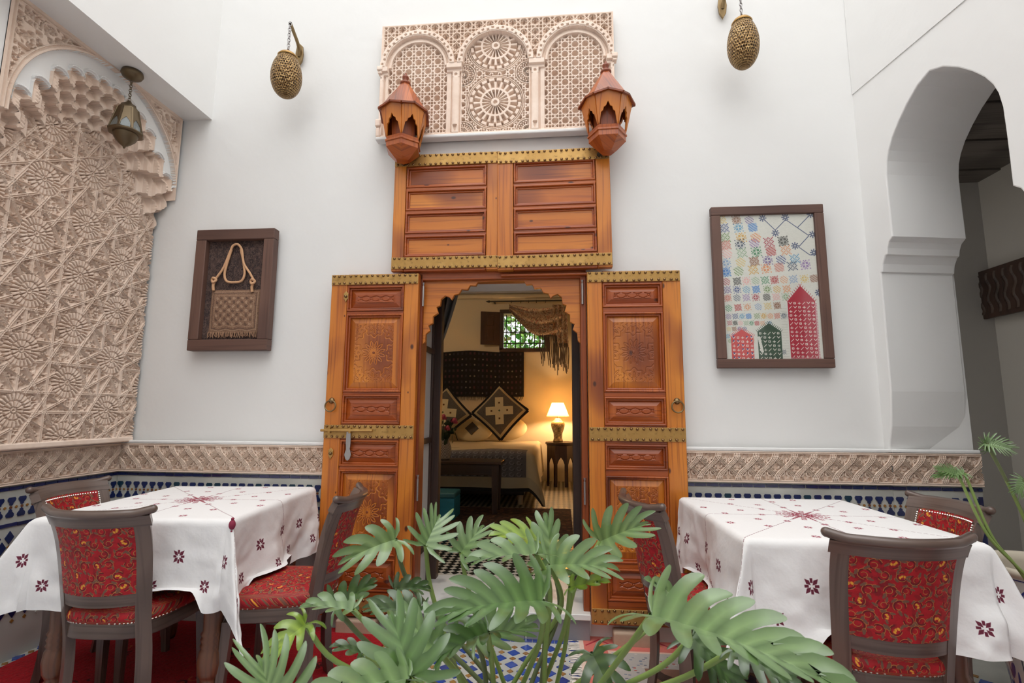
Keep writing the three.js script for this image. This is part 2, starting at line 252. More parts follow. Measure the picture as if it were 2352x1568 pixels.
function dado(name, label, [x, y, z], ry, L, o = {}) {                 // local x runs 0..L, faces +z
  const d = thing(name, label, 'tiled dado', [x, y, z], ry, null, STRUCT);
  part('glazed_field', uvm(box(L, 0.818, 0.014, L / 2, 0.409, -0.007)), glazeWhite, d);
  const put = (n, g, m, px, py, r = 0) => { const q = part(n, g, m, d); q.position.set(px + rr(-0.0007, 0.0007), py + rr(-0.0007, 0.0007), rr(-0.0008, 0.0004)); q.rotation.z = r + rr(-0.015, 0.015); return q; };
  let bx = 0; while (bx < L - 0.02) { const w = Math.min(rr(0.052, 0.068), L - bx); put('border_tile', rbox(w - 0.003, 0.017, 0.005, 0, 0, 0.0025, 0.001), glazeBlue[(rnd() * 3) | 0], bx + w / 2, 0.806); bx += w; }
  const n = Math.floor(L / 0.0495), st = L / n;
  for (let i = 0; i < n; i++) {
    put('lambrequin_tile', lam, rnd() < 0.6 ? glazeBlue[1] : glazeGreen[(rnd() * 2) | 0], (i + 0.5) * st, 0.761, PI);
    if (o.rows !== 1) { put('lambrequin_tile', lam, rnd() < 0.6 ? glazeBlue[1] : glazeGreen[(rnd() * 2) | 0], (i + 0.5) * st, 0.672); put('bead_tile', dot, glazeRust, (i + 0.5) * st, 0.7165); put('bead_tile', dot, glazeOchre[0], i * st, 0.7165); }
  }
  bx = 0; while (bx < L - 0.02 && o.rows !== 1) { const w = Math.min(rr(0.07, 0.1), L - bx); put('border_tile', rbox(w - 0.003, 0.017, 0.005, 0, 0, 0.0025, 0.001), glazeBlue[(rnd() * 3) | 0], bx + w / 2, 0.634); bx += w; }
  if (o.field) for (let j = 0; j < 9; j++) for (let i = 0; i < Math.floor(o.field / 0.06); i++) { const px = (o.from || 0) + 0.03 + i * 0.06 + (j % 2) * 0.03, py = 0.575 - j * 0.044; if (px > L - 0.02) continue; put('diamond_tile', rhomb, glazeBlue[(rnd() * 3) | 0], px, py); put('square_tile', sq, rnd() < 0.5 ? glazeOchre[0] : glazeWhite, px, py - 0.044); }
  if (o.edge) for (let k = 0; k < 9; k++) put('border_tile', rbox(0.02, 0.082, 0.005, 0, 0, 0.0025, 0.001), glazeBlue[k % 3], L - 0.014, 0.05 + k * 0.085);
  part('carved_frieze', relief(0, 0, L, 0.162, 0.0016, friezeH)[0].translate(0, 0.822, 0), stucco, d);
  part('ledge', uvm(rbox(L, 0.018, 0.028, L / 2, 0.994, 0.004, 0.006, 2), 'x'), ry ? stuccoPale : plaster, d);
  return d;
}
dado('trim_1', 'tiled dado with carved frieze along the back wall beside the red carpet', [-2.62, 0, 0.012], 0, 1.62);
dado('trim_2', 'tiled dado with carved frieze along the back wall behind the table by the arch', [0.3, 0, 0.012], 0, 1.405);
dado('trim_3', 'short tiled dado with a blue edge on the pier below the arch', [1.7, 0, 0.016], 0, 0.425, { field: 0.5, edge: 1 });
dado('trim_4', 'tiled dado with carved frieze below the carved niche', [-2.622, 0, 1.04], PI / 2, 1.03, { field: 1.03 });

// ---------------------------------------------------------------- carved niche in the left side wall
{
  const a30 = PI / 6, la = 0.287, lat = [];
  const near = (a, y) => { let best = 9, bx = 0, by = 0; const ci = Math.round((a - 0.2) / 0.2486); for (let i = ci - 1; i <= ci + 1; i++) { const cx = 0.2 + i * 0.2486, off = 1.464 + (((i % 2) + 2) % 2) * -0.1435, k = Math.round((y - off) / la); for (let j = k - 1; j <= k + 1; j++) { const d = Math.hypot(a - cx, y - off - j * la); if (d < best) { best = d; bx = a - cx; by = y - off - j * la; } } } return [best, bx, by]; };
  const strap = (a, y) => {
    const [r, dx, dy] = near(a, y); let h = 0.0; const n = Math.abs(vn(a * 70, y * 70, 4096, 4096, 9) - 0.5), m = vn(a * 130, y * 130, 4096, 4096, 10);
    h = Math.max(h, 0.014 * (1 - ss(0.06, 0.13, n)), 0.01 * (m > 0.6 ? 1 : 0));
    for (let k = 0; k < 6; k++) {                                      // straps in six directions
      const c = Math.cos(k * a30 + PI / 2), s = Math.sin(k * a30 + PI / 2), d = (a - 0.2) * c + (y - 1.464) * s, sp = k % 2 ? 0.1435 : 0.2486, e = ((d % sp) + sp) % sp - sp / 2;
      const q = k % 2 ? e : Math.abs(e) - 0.075; const w = k % 2 ? 0.0075 : 0.0085;
      const top = 0.022 * ridge(q, w * 1.15) - 0.009 * ridge(q, 0.0024); h = Math.max(h, top);
    }
    if (r < 0.088) {                                                    // rosettes with two rings of petals round a boss
      const an = Math.atan2(dy, dx), p24 = Math.abs(Math.sin(an * 12)), p12 = Math.abs(Math.sin(an * 6 + 0.6));
      let q = 0.002; if (r < 0.013) q = r < 0.006 ? 0.004 : 0.015; else if (r < 0.044) q = 0.018 * ss(0.25, 0.6, p12) * ss(0.013, 0.018, r); else if (r < 0.05) q = 0.006; else q = 0.019 * ss(0.3, 0.65, p24) * (1 - ss(0.078, 0.088, r)) ;
      h = mix(q, h, ss(0.08, 0.088, r));
    }
    return h;
  };
  const R = 0.5, Y0 = 2.55, F = 0.138;
  const polar = (a, y) => { const dx = a - 0.5, dy = y - Y0; return dy > 0 ? [Math.hypot(dx, dy), Math.atan2(dy, dx)] : [Math.abs(dx), dx > 0 ? dy / 0.45 : PI - dy / 0.45]; };
  const cw = 0.08, yo = (a) => { const d = Math.abs(a - 0.5); return d < 0.385 ? Y0 + Math.sqrt(0.405 * 0.405 - d * d) : Y0 + 0.126 - (d - 0.385) * 0.7; };
  const cell = (a, k) => { const o = k % 2 ? 0.5 : 0, c = Math.floor((a - 0.5) / cw + o) + 0.5 - o, ac = 0.5 + c * cw, u = (a - ac) / cw; return [yo(ac) - k * 0.062 + 0.012 * Math.sqrt(Math.max(0, 1 - 3.9 * u * u)) * 3 - 0.03, u]; };
  const inner = (a, y) => { const dx = Math.abs(a - 0.5) / 0.445, dy = (y - 2.31) / 0.43; return dy > 0 ? Math.hypot(dx, dy) : dx; };
  const zone = (a, y) => {                                              // 0 spandrel, 1 lunette, 2 muqarnas, 3 panel
    const [r, th] = polar(a, y); if (y > Y0 ? r > R - 0.004 : Math.abs(a - 0.5) > R - 0.004 && y > 2.5) return 0;
    if (y > 2.5 && y > cell(a, 0)[0]) return 1; return y > cell(a, 4)[0] ? 2 : 3;
  };
  const H = (a, y) => {
    const z = zone(a, y), [r, th] = polar(a, y);
    if (z === 3) return strap(a, y);
    if (z === 0) { const e = Math.min(a - 0.0, 1.04 - a, 3.05 - y, (r - R) * 1.0); if (e < 0.022) return F + 0.004 * (Math.abs(e - 0.012) < 0.004 ? -1 : 1); const n = Math.abs(vn(a * 34, y * 34, 4096, 4096, 21) - 0.5), m = Math.abs(vn(a * 60 + 9, y * 60, 4096, 4096, 22) - 0.5); return F - 0.02 + 0.018 * Math.max(1 - ss(0.08, 0.13, n), 0.8 * (1 - ss(0.06, 0.1, m))); }
    if (z === 1) { const e = y - cell(a, 0)[0]; return e < 0.02 ? F - 0.01 - 0.008 * (e < 0.009 ? 1 : 0) : F - 0.026; }
    let k = 0, q = cell(a, 0); for (let j = 1; j <= 3; j++) { const c = cell(a, j); if (y < c[0]) { k = j; q = c; } }
    const e = Math.max(0, q[0] - y), u = Math.abs(q[1]), base = [0.122, 0.092, 0.062, 0.034][k], rib = ss(0.34, 0.4, u), leaf = k % 2 === 0 && u < 0.22 && e > 0.03 ? 0.006 * Math.abs(Math.cos(e * 170 + u * 9)) : 0;
    return base + 0.004 * (u > 0.43 ? 1 : 0) - (1 - rib) * (0.03 * (1 - ss(0.0, 0.075, e)) * (0.55 + 0.45 * Math.sqrt(Math.max(0, 1 - (u / 0.42) ** 2))) + 0.004) + leaf * (1 - rib) + 0.005 * (e < 0.008 ? 1 : 0);
  };
  const g = relief(-1.05, 1.02, 0.0, 3.056, 0.0026, (x, y) => H(-x, y), (x, y) => zone(-x, y), 4);
  const n = thing('carved_niche', 'pinkish carved plaster niche with honeycomb arch and star rosettes', 'carved panel', [-2.578, 0, 0], PI / 2, null, STRUCT);
  ['spandrel', 'lunette', 'honeycomb_arch', 'star_panel'].forEach((k, i) => part(k, g[i], i === 1 ? plaster : stucco, n));
  part('sill', uvm(rbox(1.05, 0.03, 0.05, -0.525, 1.008, 0.0, 0.008, 2), 'x'), stuccoPale, n);
}

// ---------------------------------------------------------------- carved stucco window panel over the door
{
  const C = [-0.873, -0.385, 0.103], yS = 3.31, Ro = 0.236, X0 = -1.107, X1 = 0.332, Y0 = 2.835, Y1 = 3.6;
  const lattice = (x, y, p, s) => { let h = 0; for (let k = 0; k < 4; k++) { const c = Math.cos(k * PI / 4 + s), q = Math.sin(k * PI / 4 + s), d = x * c + y * q, sp = k % 2 ? p * 0.7071 : p, e = ((d % sp) + sp) % sp - sp / 2; h = Math.max(h, ridge(k % 2 ? e : Math.abs(e) - p * 0.16, 0.005)); } return h; };
  const ros = (x, y, R) => { const r = Math.hypot(x, y), an = Math.atan2(y, x); if (r > R) return null; if (r < R * 0.16) return r < R * 0.07 ? 0.5 : 1; if (r > R * 0.965) return 0.95; if (Math.abs(r - R * 0.52) < R * 0.045) return 1; const n = r < R * 0.52 ? 10 : 10; let h = ss(0.55, 0.85, Math.abs(Math.cos(an * n))); if (r > R * 0.8) h = Math.max(ss(0.2, 0.5, Math.abs(Math.sin(an * 10))) * (Math.abs(r - R * 0.89) < R * 0.06 ? 1 : 0.25), 0); return h; };
  const cls = (x, y) => {                                              // 0 top field, 1 arch bands, columns and frames, 2 screens
    for (const c of C) { const dx = x - c, r = y > yS ? Math.hypot(dx, y - yS) : Math.abs(dx); if (r < Ro && y > yS) { const side = c !== C[1]; const ri = side ? 0.168 : 0.198; return r < ri ? 2 : 1; } if (y <= yS && Math.abs(dx) < Ro) { const side = c !== C[1]; return Math.abs(dx) < (side ? 0.186 : 0.206) && y > Y0 + 0.03 ? 2 : 1; } }
    return y > yS ? 0 : 1;
  };
  const H = (x, y) => {
    const k = cls(x, y);
    if (k === 0) { const e = Math.min(x - X0, X1 - x, Y1 - y); if (e < 0.008) return 0.03; return 0.0 + 0.029 * Math.max(lattice(x, y, 0.07, 0), 0.8 * ridge(Math.hypot(((x / 0.035 % 1) + 1) % 1 - 0.5, ((y / 0.035 % 1) + 1) % 1 - 0.5) * 0.035 - 0.011, 0.004)); }
    if (k === 1) {
      for (const c of C) { const dx = x - c; if (y > yS) { const r = Math.hypot(dx, y - yS); if (r < Ro) { const an = Math.atan2(y - yS, dx), q = Ro - r; if (q < 0.009) return 0.05; if (q < 0.03) { const p = an * 22 / PI * 1.0; return 0.05 - 0.013 * (Math.abs((p % 1) - 0.5) < 0.22 && Math.abs(q - 0.0195 + 0.004 * (Math.floor(p) % 2 ? 1 : -1)) < 0.006 ? 1 : 0); } if (q < 0.037) return 0.046; return c === C[1] ? 0.02 : r > 0.185 ? 0.018 : 0.026; } } }
      const near = Math.min(...[-1.109, -0.629, -0.141, 0.334].map((c) => Math.abs(x - c)));
      if (y < Y0 + 0.026) return 0.03; if (y > yS - 0.03) return 0.046; if (y > yS - 0.05) return 0.03;
      if (near < 0.022) { if (y > yS - 0.085) return 0.034 - 0.012 * (Math.hypot(near, y - yS + 0.068) < 0.008 ? 1 : 0); if (y < Y0 + 0.075) return 0.034 - 0.014 * (near < (y - Y0 - 0.03) * 0.3 ? 1 : 0); return 0.022 + 0.014 * Math.sqrt(1 - (near / 0.023) ** 2); }
      return near < 0.03 ? 0.012 : 0.02;
    }
    const c = C.reduce((b, q) => Math.abs(x - q) < Math.abs(x - b) ? q : b), dx = x - c;
    if (c !== C[1]) return -0.018 + 0.032 * lattice(dx, y - 3.1, 0.062, 0);
    for (const [ox, oy, R] of [[0, 3.055, 0.168], [0, 3.432, 0.168], [-0.2, 3.245, 0.066], [0.2, 3.245, 0.066], [-0.2, 2.865, 0.066], [0.2, 2.865, 0.066]]) { const q = ros(dx - ox, y - oy, R); if (q !== null) return -0.016 + 0.032 * q; const d = Math.hypot(dx - ox, y - oy) - R; if (d < 0.014) return d > 0.004 && d < 0.011 ? 0.014 : 0.0; }
    return -0.018 + 0.032 * lattice(dx, y - 3.05, 0.05, 0);
  };
  const g = relief(X0, Y0, X1, Y1, 0.0021, H, cls, 3), w = thing('carved_window_panel', 'carved plaster panel of three arches with pierced screens above the wooden door', 'carved panel', [0, 0, 0.004]);
  part('pierced_spandrel', g[0], stucco, w); part('arch_frame', g[1], stuccoPale, w); part('pierced_screen', g[2], stuccoPale, w);
  const sides = [box(0.004, Y1 - Y0, 0.036, X0, (Y0 + Y1) / 2, 0.014), box(0.004, Y1 - Y0, 0.036, X1, (Y0 + Y1) / 2, 0.014), box(X1 - X0, 0.004, 0.032, (X0 + X1) / 2, Y1, 0.012)]; part('edge', uvm(M(sides)), stuccoPale, w);
  part('sill', uvm(rbox(X1 - X0 + 0.02, 0.022, 0.06, (X0 + X1) / 2, Y0 - 0.004, 0.024, 0.008, 2), 'x'), plaster, w);
  for (const x of [-1.109, 0.336]) { part('side_capital', uvm(M([rbox(0.036, 0.03, 0.05, x, 3.3, 0.03, 0.008, 2), rbox(0.026, 0.014, 0.042, x, 3.275, 0.026, 0.005, 2)])), stuccoPale, w); part('side_base', uvm(M([rbox(0.034, 0.05, 0.046, x, 2.94, 0.026, 0.01, 2), rbox(0.026, 0.06, 0.04, x, 2.88, 0.022, 0.008, 2)])), stuccoPale, w); }
}

// ---------------------------------------------------------------- wooden door leaves and shutters
const nailGeo = (r) => new THREE.SphereGeometry(r, 7, 4, 0, TAU, 0, PI / 2).rotateX(PI / 2);
function band(parent, w, h, x, y, z, rows = 2) {
  const b = part('brass_band', uvm(rbox(w, h, 0.006, 0, 0, 0, 0.002), 'x', 3, x), brass, parent); b.position.set(x, y, z);
  const g = [], n = Math.round(w / 0.033); for (let i = 0; i < n; i++) for (const s of [-1, 1]) g.push(nailGeo(0.0088).translate(-w / 2 + 0.016 + i * (w - 0.032) / (n - 1) + rr(-0.003, 0.003), s * (h / 2 - 0.009) + rr(-0.0015, 0.0015), 0.002));
  part('nail_heads', M(g), nail, b, 'stuff'); return b;
}
function frustum(w, h, b, z0, z1) {                                     // raised and fielded panel
  const q = (x, y, z) => [x, y, z], o = [q(-w / 2, -h / 2, z0), q(w / 2, -h / 2, z0), q(w / 2, h / 2, z0), q(-w / 2, h / 2, z0)], i = [q(-w / 2 + b, -h / 2 + b, z1), q(w / 2 - b, -h / 2 + b, z1), q(w / 2 - b, h / 2 - b, z1), q(-w / 2 + b, h / 2 - b, z1)];
  const p = [], t = (a, b2, c) => p.push(...a, ...b2, ...c); for (let k = 0; k < 4; k++) { const n = (k + 1) % 4; t(o[k], o[n], i[n]); t(o[k], i[n], i[k]); } t(i[0], i[1], i[2]); t(i[0], i[2], i[3]);
  const g = new THREE.BufferGeometry(); g.setAttribute('position', new THREE.Float32BufferAttribute(p, 3)); g.computeVertexNormals(); return g;
}
function carving(x, y) {                                                // star rosette cut into the field, 0.2 wide
  const r = Math.hypot(x, y), an = Math.atan2(y, x); let h = 0;
  const leaf = (n, r0, r1, ph, wd) => { const q = Math.abs((((an + ph) * n / TAU) % 1 + 1) % 1 - 0.5) * TAU / n * r, m = (r - r0) / (r1 - r0); if (m > 0 && m < 1) { const w = wd * Math.sin(PI * m); return ridge(q - w, 0.0026); } return 0; };
  if (r < 0.075) h = Math.max(leaf(12, 0.028, 0.072, 0, 0.0075), leaf(12, 0.008, 0.03, 0.26, 0.003), ridge(r - 0.012, 0.003));
  else { for (const [cx, cy] of [[0.11, 0.13], [-0.11, 0.13], [0.11, -0.13], [-0.11, -0.13], [0, 0.15], [0, -0.15], [0.125, 0], [-0.125, 0]]) { const dx = x - cx, dy = y - cy, q = Math.hypot(dx, dy), b = Math.atan2(dy, dx); h = Math.max(h, ridge(q - 0.024 - 0.014 * Math.cos(b * 8), 0.0028), ridge(q - 0.055 - 0.006 * Math.cos(b * 8), 0.003)); } }
  return -0.006 * h;
}
function panel(door, x, y, w, h, kind, m) {
  const p = part('panel', kind === 'plain' ? uvm(box(w, h, 0.008), w > h ? 'x' : 'y', 1, rnd()) : uvm(frustum(w, h, kind === 'carved' ? 0.042 : 0.036, -0.006, 0.01), kind === 'carved' ? 'y' : 'x', 1, rnd()), m, door); p.position.set(x, y, 0.028);
  const mo = M([ext(ring(w + 0.024, h + 0.024, 0.011), 0.024, 0.004, 2), ext(ring(w + 0.004, h + 0.004, 0.012), 0.012, 0.004, 2)]); part('moulding', uvm(mo, w > h ? 'x' : 'y', 1, rnd()), cedarRed, p).position.z = -0.006;
  if (kind === 'carved') part('carving', uvm(relief(-w / 2 + 0.044, -h / 2 + 0.044, w / 2 - 0.044, h / 2 - 0.044, 0.0022, carving)[0].translate(0, 0, 0.0115), 'y', 1, 0.3), cedar, p);
  if (kind === 'small') part('carving', uvm(relief(-w / 2 + 0.05, -h / 2 + 0.04, w / 2 - 0.05, h / 2 - 0.04, 0.0022, (a, b) => { const q = ((a % 0.06) + 0.06) % 0.06 - 0.03, e = Math.abs(b); return 0.003 - 0.004 * Math.max(ridge(e - 0.011 - 0.004 * Math.cos(a * 105), 0.0028), ridge(Math.hypot(q, b) - 0.006, 0.003)); })[0].translate(0, 0, 0.0115), 'x', 1, 0.2), cedarRed, p);
  return p;
}
function ringHandle(door, x, y) { const p = part('ring_handle', new THREE.TorusGeometry(0.031, 0.0042, 8, 28), oldBrass, door); p.position.set(x, y - 0.03, 0.064); p.rotation.x = -0.12; part('boss', M([lathe([[0, 0.014], [0.012, 0.01], [0.018, 0], [0, 0]], 14).rotateX(PI / 2)]), oldBrass, p).position.set(0, 0.032, -0.012); }
function escutcheon(door, x, y) { const s = shape([[0, 0.032], [0.008, 0.024], [0.015, 0.016], [0.012, 0], [0.014, -0.012], [0.006, -0.02], [0, -0.034], [-0.006, -0.02], [-0.014, -0.012], [-0.012, 0], [-0.015, 0.016], [-0.008, 0.024]]); const p = part('lock_plate', uvm(ext(s, 0.004, 0.001), 'y', 3), brass, door); p.position.set(x, y, 0.051); part('key_boss', M([lathe([[0, 0.012], [0.007, 0.01], [0.01, 0], [0, 0]], 12).rotateX(PI / 2)]), oldBrass, p).position.z = 0.004; }
function doorLeaf(label, x0, x1, y0, y1, flip, bandsY, panels) {
  const d = thing('door', label, 'door leaf', [0, 0, 0.012], 0, 'open carved door leaves', STRUCT); d.name = flip > 0 ? 'door_1' : 'door_2'; d.position.set(0, 0, 0.014);
  const w = x1 - x0, so = 0.098, si = 0.085, L = flip > 0 ? so : si, Rr = flip > 0 ? si : so;
  part('core', uvm(box(w - 0.02, y1 - y0 - 0.02, 0.02, (x0 + x1) / 2, (y0 + y1) / 2, 0.014)), cedarDark, d);
  part('stile', uvm(rbox(L, y1 - y0, 0.046, x0 + L / 2, (y0 + y1) / 2, 0.025, 0.006, 2), 'y', 1, 0.1), cedar, d);
  part('stile', uvm(rbox(Rr, y1 - y0, 0.046, x1 - Rr / 2, (y0 + y1) / 2, 0.025, 0.006, 2), 'y', 1, 0.6), cedar, d);
  const px0 = x0 + L, px1 = x1 - Rr; let prev = y1;
  for (const [top, bot, kind] of panels) {
    part('rail', uvm(rbox(px1 - px0, prev - top + 0.004, 0.042, (px0 + px1) / 2, (prev + top) / 2, 0.023, 0.004), 'x', 1, rnd()), cedarRed, d);
    panel(d, (px0 + px1) / 2, (top + bot) / 2, px1 - px0 - 0.026, top - bot - 0.026, kind, kind === 'carved' ? cedar : cedarRed); prev = bot;
  }
  part('rail', uvm(rbox(px1 - px0, prev - y0, 0.042, (px0 + px1) / 2, (prev + y0) / 2, 0.023, 0.004), 'x', 1, rnd()), cedarRed, d);
  for (const [t, b] of bandsY) band(d, w - 0.004, t - b, (x0 + x1) / 2, (t + b) / 2, 0.051);
  return d;
}
const PAN = [[1.908, 1.757, 'small'], [1.743, 1.288, 'carved'], [1.276, 1.108, 'small'], [1.022, 0.874, 'small'], [0.858, 0.398, 'carved'], [0.386, 0.212, 'small']];
{
  const d = doorLeaf('open carved wooden door leaf with brass bands and a sliding bolt', -1.34, -0.815, 0.085, 1.978, 1, [[1.975, 1.915], [1.104, 1.03], [0.18, 0.11]], PAN);
  ringHandle(d, -1.302, 1.24); escutcheon(d, -1.246, 1.845); escutcheon(d, -1.29, 0.945);
  const b = part('bolt', uvm(M([cyl(0.0075, 0.0075, 0.3, 12).rotateZ(PI / 2), box(0.012, 0.03, 0.02, -0.1, 0, -0.004), box(0.012, 0.03, 0.02, 0.02, 0, -0.004)]), 'x', 3), brass, d); b.position.set(-1.2, 1.073, 0.064);
  part('hasp', ext(shape([[-0.012, 0.075], [0.012, 0.075], [0.014, 0.0], [0.011, -0.03], [0.02, -0.06], [0.012, -0.085], [0, -0.094], [-0.012, -0.085], [-0.02, -0.06], [-0.011, -0.03], [-0.014, 0]]), 0.005, 0.001), steel, d).position.set(-1.187, 1.0, 0.058);
  const e = doorLeaf('open carved wooden door leaf with brass bands and a plain ring', 0.152, 0.664, 0.098, 1.968, -1, [[1.965, 1.905], [1.104, 1.03], [0.18, 0.108]], PAN.map(([t, b, k]) => [t - 0.008, b + 0.004, k]));
  ringHandle(e, 0.622, 1.245);
}
for (const [i, x0, x1, y0, y1, z, px0, px1] of [[3, -0.985, -0.343, 1.992, 2.712, 0.012, -0.912, -0.424], [4, -0.339, 0.312, 1.985, 2.7, 0.03, -0.246, 0.23]]) {
  const d = thing('door', i === 3 ? 'closed upper wooden shutter leaf with four plain panels, stained at its seam edge' : 'closed upper wooden shutter leaf with four plain panels, standing slightly proud', 'shutter', [0, 0, z], 0, null, STRUCT); d.name = 'door_' + i;
  if (i === 4) d.rotation.z = 0.008;
  part('core', uvm(box(x1 - x0 - 0.02, y1 - y0 - 0.02, 0.02, (x0 + x1) / 2, (y0 + y1) / 2, 0.014)), cedarDark, d);
  part('stile', uvm(rbox(px0 - x0, y1 - y0, 0.046, (x0 + px0) / 2, (y0 + y1) / 2, 0.025, 0.006, 2), 'y', 1, 0.2 + i), cedar, d);
  part('stile', uvm(rbox(x1 - px1, y1 - y0, 0.046, (x1 + px1) / 2, (y0 + y1) / 2, 0.025, 0.006, 2), 'y', 1, 0.37 * i), cedar, d);
  const ys = [[2.62, 2.516], [2.478, 2.374], [2.336, 2.232], [2.194, 2.09]]; let prev = y1;
  for (const [t, b] of ys) { part('rail', uvm(rbox(px1 - px0, prev - t - 0.006, 0.042, (px0 + px1) / 2, (prev + t) / 2 + 0.005, 0.023, 0.004), 'x', 1, rnd()), cedarRed, d); panel(d, (px0 + px1) / 2, (t + b) / 2, px1 - px0 - 0.03, t - b + 0.0, 'plain', cedar); prev = b - 0.012; }
  part('rail', uvm(rbox(px1 - px0, prev - y0, 0.042, (px0 + px1) / 2, (prev + y0) / 2, 0.023, 0.004), 'x', 1, rnd()), cedarRed, d);
  band(d, x1 - x0 - 0.004, 0.072, (x0 + x1) / 2, y1 - 0.038, 0.051); band(d, x1 - x0 - 0.004, 0.07, (x0 + x1) / 2, y0 + 0.048, 0.051);
}
{ // frame of the doorway with the scalloped head
  const t = thing('door_frame', 'carved wooden doorway frame with a scalloped arch head', 'door frame', [0, 0, 0], 0, null, STRUCT);
  for (const [x, w] of [[-0.826, 0.05], [0.132, 0.036]]) part('post', uvm(rbox(w, 1.85, 0.12, x, 1.065, -0.045, 0.006, 2)), cedarDark, t);
  part('lintel', uvm(M([rbox(1.0, 0.05, 0.12, -0.35, 1.972, -0.045, 0.006, 2), rbox(0.5, 0.014, 0.05, -0.09, 1.963, 0.02, 0.005)]), 'x'), cedarRed, t);
  const L = -0.802, Rg = 0.115, c = (L + Rg) / 2, half = (Rg - L) / 2, edge = [];
  const prof = [[0.0, 1.57], [0.014, 1.585], [0.018, 1.63], [0.042, 1.65], [0.032, 1.68], [0.058, 1.695], [0.058, 1.735], [0.088, 1.755], [0.078, 1.79], [0.1, 1.8], [0.104, 1.838], [0.128, 1.858], [0.152, 1.85], [0.168, 1.832], [0.182, 1.862], [0.21, 1.868], [0.226, 1.895], [0.262, 1.892], [0.276, 1.918], [0.31, 1.916], [0.322, 1.936], [0.36, 1.938], [half, 1.942]];
  const all = [...prof.map(([x, y]) => [L + x, y]), ...prof.slice(0, -1).reverse().map(([x, y]) => [Rg - x, y])];
  part('scalloped_head', uvm(ext(shape([[L, 1.975], ...all, [Rg, 1.975]]), 0.022, 0.003, 2).translate(0, 0, -0.035), 'x'), cedar, t);
  for (const [x, y] of [[-0.797, 1.85], [0.128, 1.85], [-0.797, 0.75], [0.128, 0.75]]) part('hinge', M([cyl(0.007, 0.007, 0.12, 10, x, y, 0.024), cyl(0.009, 0.003, 0.02, 10, x, y + 0.07, 0.024)]), steel, t);
  for (const x of [-0.812, 0.105]) part('inner_post', uvm(M([rbox(0.06, 1.86, 0.07, x, 1.07, -0.44, 0.006), rbox(0.03, 1.86, 0.04, x + (x < 0 ? -0.03 : 0.03), 1.07, -0.4, 0.006)])), darkWood, t);
  part('reveal', uvm(box(0.012, 1.85, 0.42, -0.848, 1.065, -0.25)), greyWall, t);
  for (const y of [1.57, 1.0, 0.36]) part('batten', uvm(rbox(0.02, 0.035, 0.33, -0.836, y, -0.25, 0.004), 'z'), darkWood, t);
}

// ---------------------------------------------------------------- hexagonal wooden wall lanterns on the shutters
function woodLantern(label, x, y, z, ry) {
  const l = thing('wooden_lantern', label, 'lantern', [x, y, z], ry, 'wooden wall lanterns'); l.scale.setScalar(0.88);
  const six = (pts) => lathe(pts, 6).toNonIndexed(); const flat = (g) => { g = clean(g); g.computeVertexNormals(); return g; };
  part('foot', uvm(flat(six([[0, 0], [0.045, 0], [0.06, 0.012], [0.118, 0.07], [0.118, 0.1], [0.126, 0.104], [0.126, 0.114], [0.118, 0.12], [0.122, 0.136], [0, 0.136]]))), cedarRed, l);
  part('core', uvm(flat(six([[0, 0.13], [0.08, 0.13], [0.09, 0.32], [0, 0.32]]))), cedarDark, l);
  for (let k = 0; k < 6; k++) {
    const wb = 0.112, wt = 0.158, h = 0.19, s = shape([[-wt / 2, h], [-wt / 2 + 0.006, 0.14], [-0.068, 0.075], [-0.061, 0.02], [-0.056, 0.0], [-0.05, 0.03], [-0.043, 0.078], [-0.03, 0.088], [-0.026, 0.108], [-0.012, 0.116], [-0.006, 0.132], [0, 0.142], [0.006, 0.132], [0.012, 0.116], [0.026, 0.108], [0.03, 0.088], [0.043, 0.078], [0.05, 0.03], [0.056, 0.0], [0.061, 0.02], [0.068, 0.075], [wt / 2 - 0.006, 0.14], [wt / 2, h], [0, h + 0.026]]);
    const g = ext(s, 0.01, 0.001); g.rotateX(0.19).translate(0, 0.135, 0.097).rotateY(k * PI / 3 + PI / 6); part('arched_side', uvm(g, 'y', 1, k * 0.13), cedar, l);
    part('gable_edge', uvm(M([box(0.098, 0.012, 0.03, -0.044, 0, 0).rotateZ(0.3), box(0.098, 0.012, 0.03, 0.044, 0, 0).rotateZ(-0.3)].map((q) => q.translate(0, 0.343, 0.146).rotateY(k * PI / 3 + PI / 6))), 'x', 1, k * 0.2), cedarDark, l);
  }
  const roof = [], apex = 0.585; const P = (a, r, y) => [r * Math.sin(a), y, r * Math.cos(a)];
  for (let k = 0; k < 6; k++) { const a = k * PI / 3, p0 = P(a, 0.168, 0.33), p1 = P(a + PI / 6, 0.145, 0.352), p2 = P(a + PI / 3, 0.168, 0.33), t0 = P(a, 0.03, apex - 0.035), t1 = P(a + PI / 6, 0.027, apex - 0.035), t2 = P(a + PI / 3, 0.03, apex - 0.035); roof.push(...p0, ...p1, ...t1, ...p0, ...t1, ...t0, ...p1, ...p2, ...t2, ...p1, ...t2, ...t1); }
  const rg = new THREE.BufferGeometry(); rg.setAttribute('position', new THREE.Float32BufferAttribute(roof, 3)); rg.computeVertexNormals(); part('roof', uvm(rg, 'y', 1, 0.4), cedarRed, l);
  part('finial', uvm(lathe([[0.028, apex - 0.04], [0.036, apex - 0.032], [0.036, apex - 0.022], [0.022, apex - 0.016], [0.014, apex], [0.022, apex + 0.012], [0.022, apex + 0.024], [0.01, apex + 0.036], [0.006, apex + 0.05], [0, apex + 0.056]], 14)), cedarDark, l);
  part('bracket', M([cyl(0.02, 0.02, 0.09, 10).rotateX(PI / 2).translate(0, 0.03, -0.1), box(0.05, 0.08, 0.01, 0, 0.03, -0.125)]), iron, l);
}
woodLantern('hexagonal wooden lantern with cut arches over the shutter leaf with the stained seam', -0.912, 2.632, 0.14, 0.2);
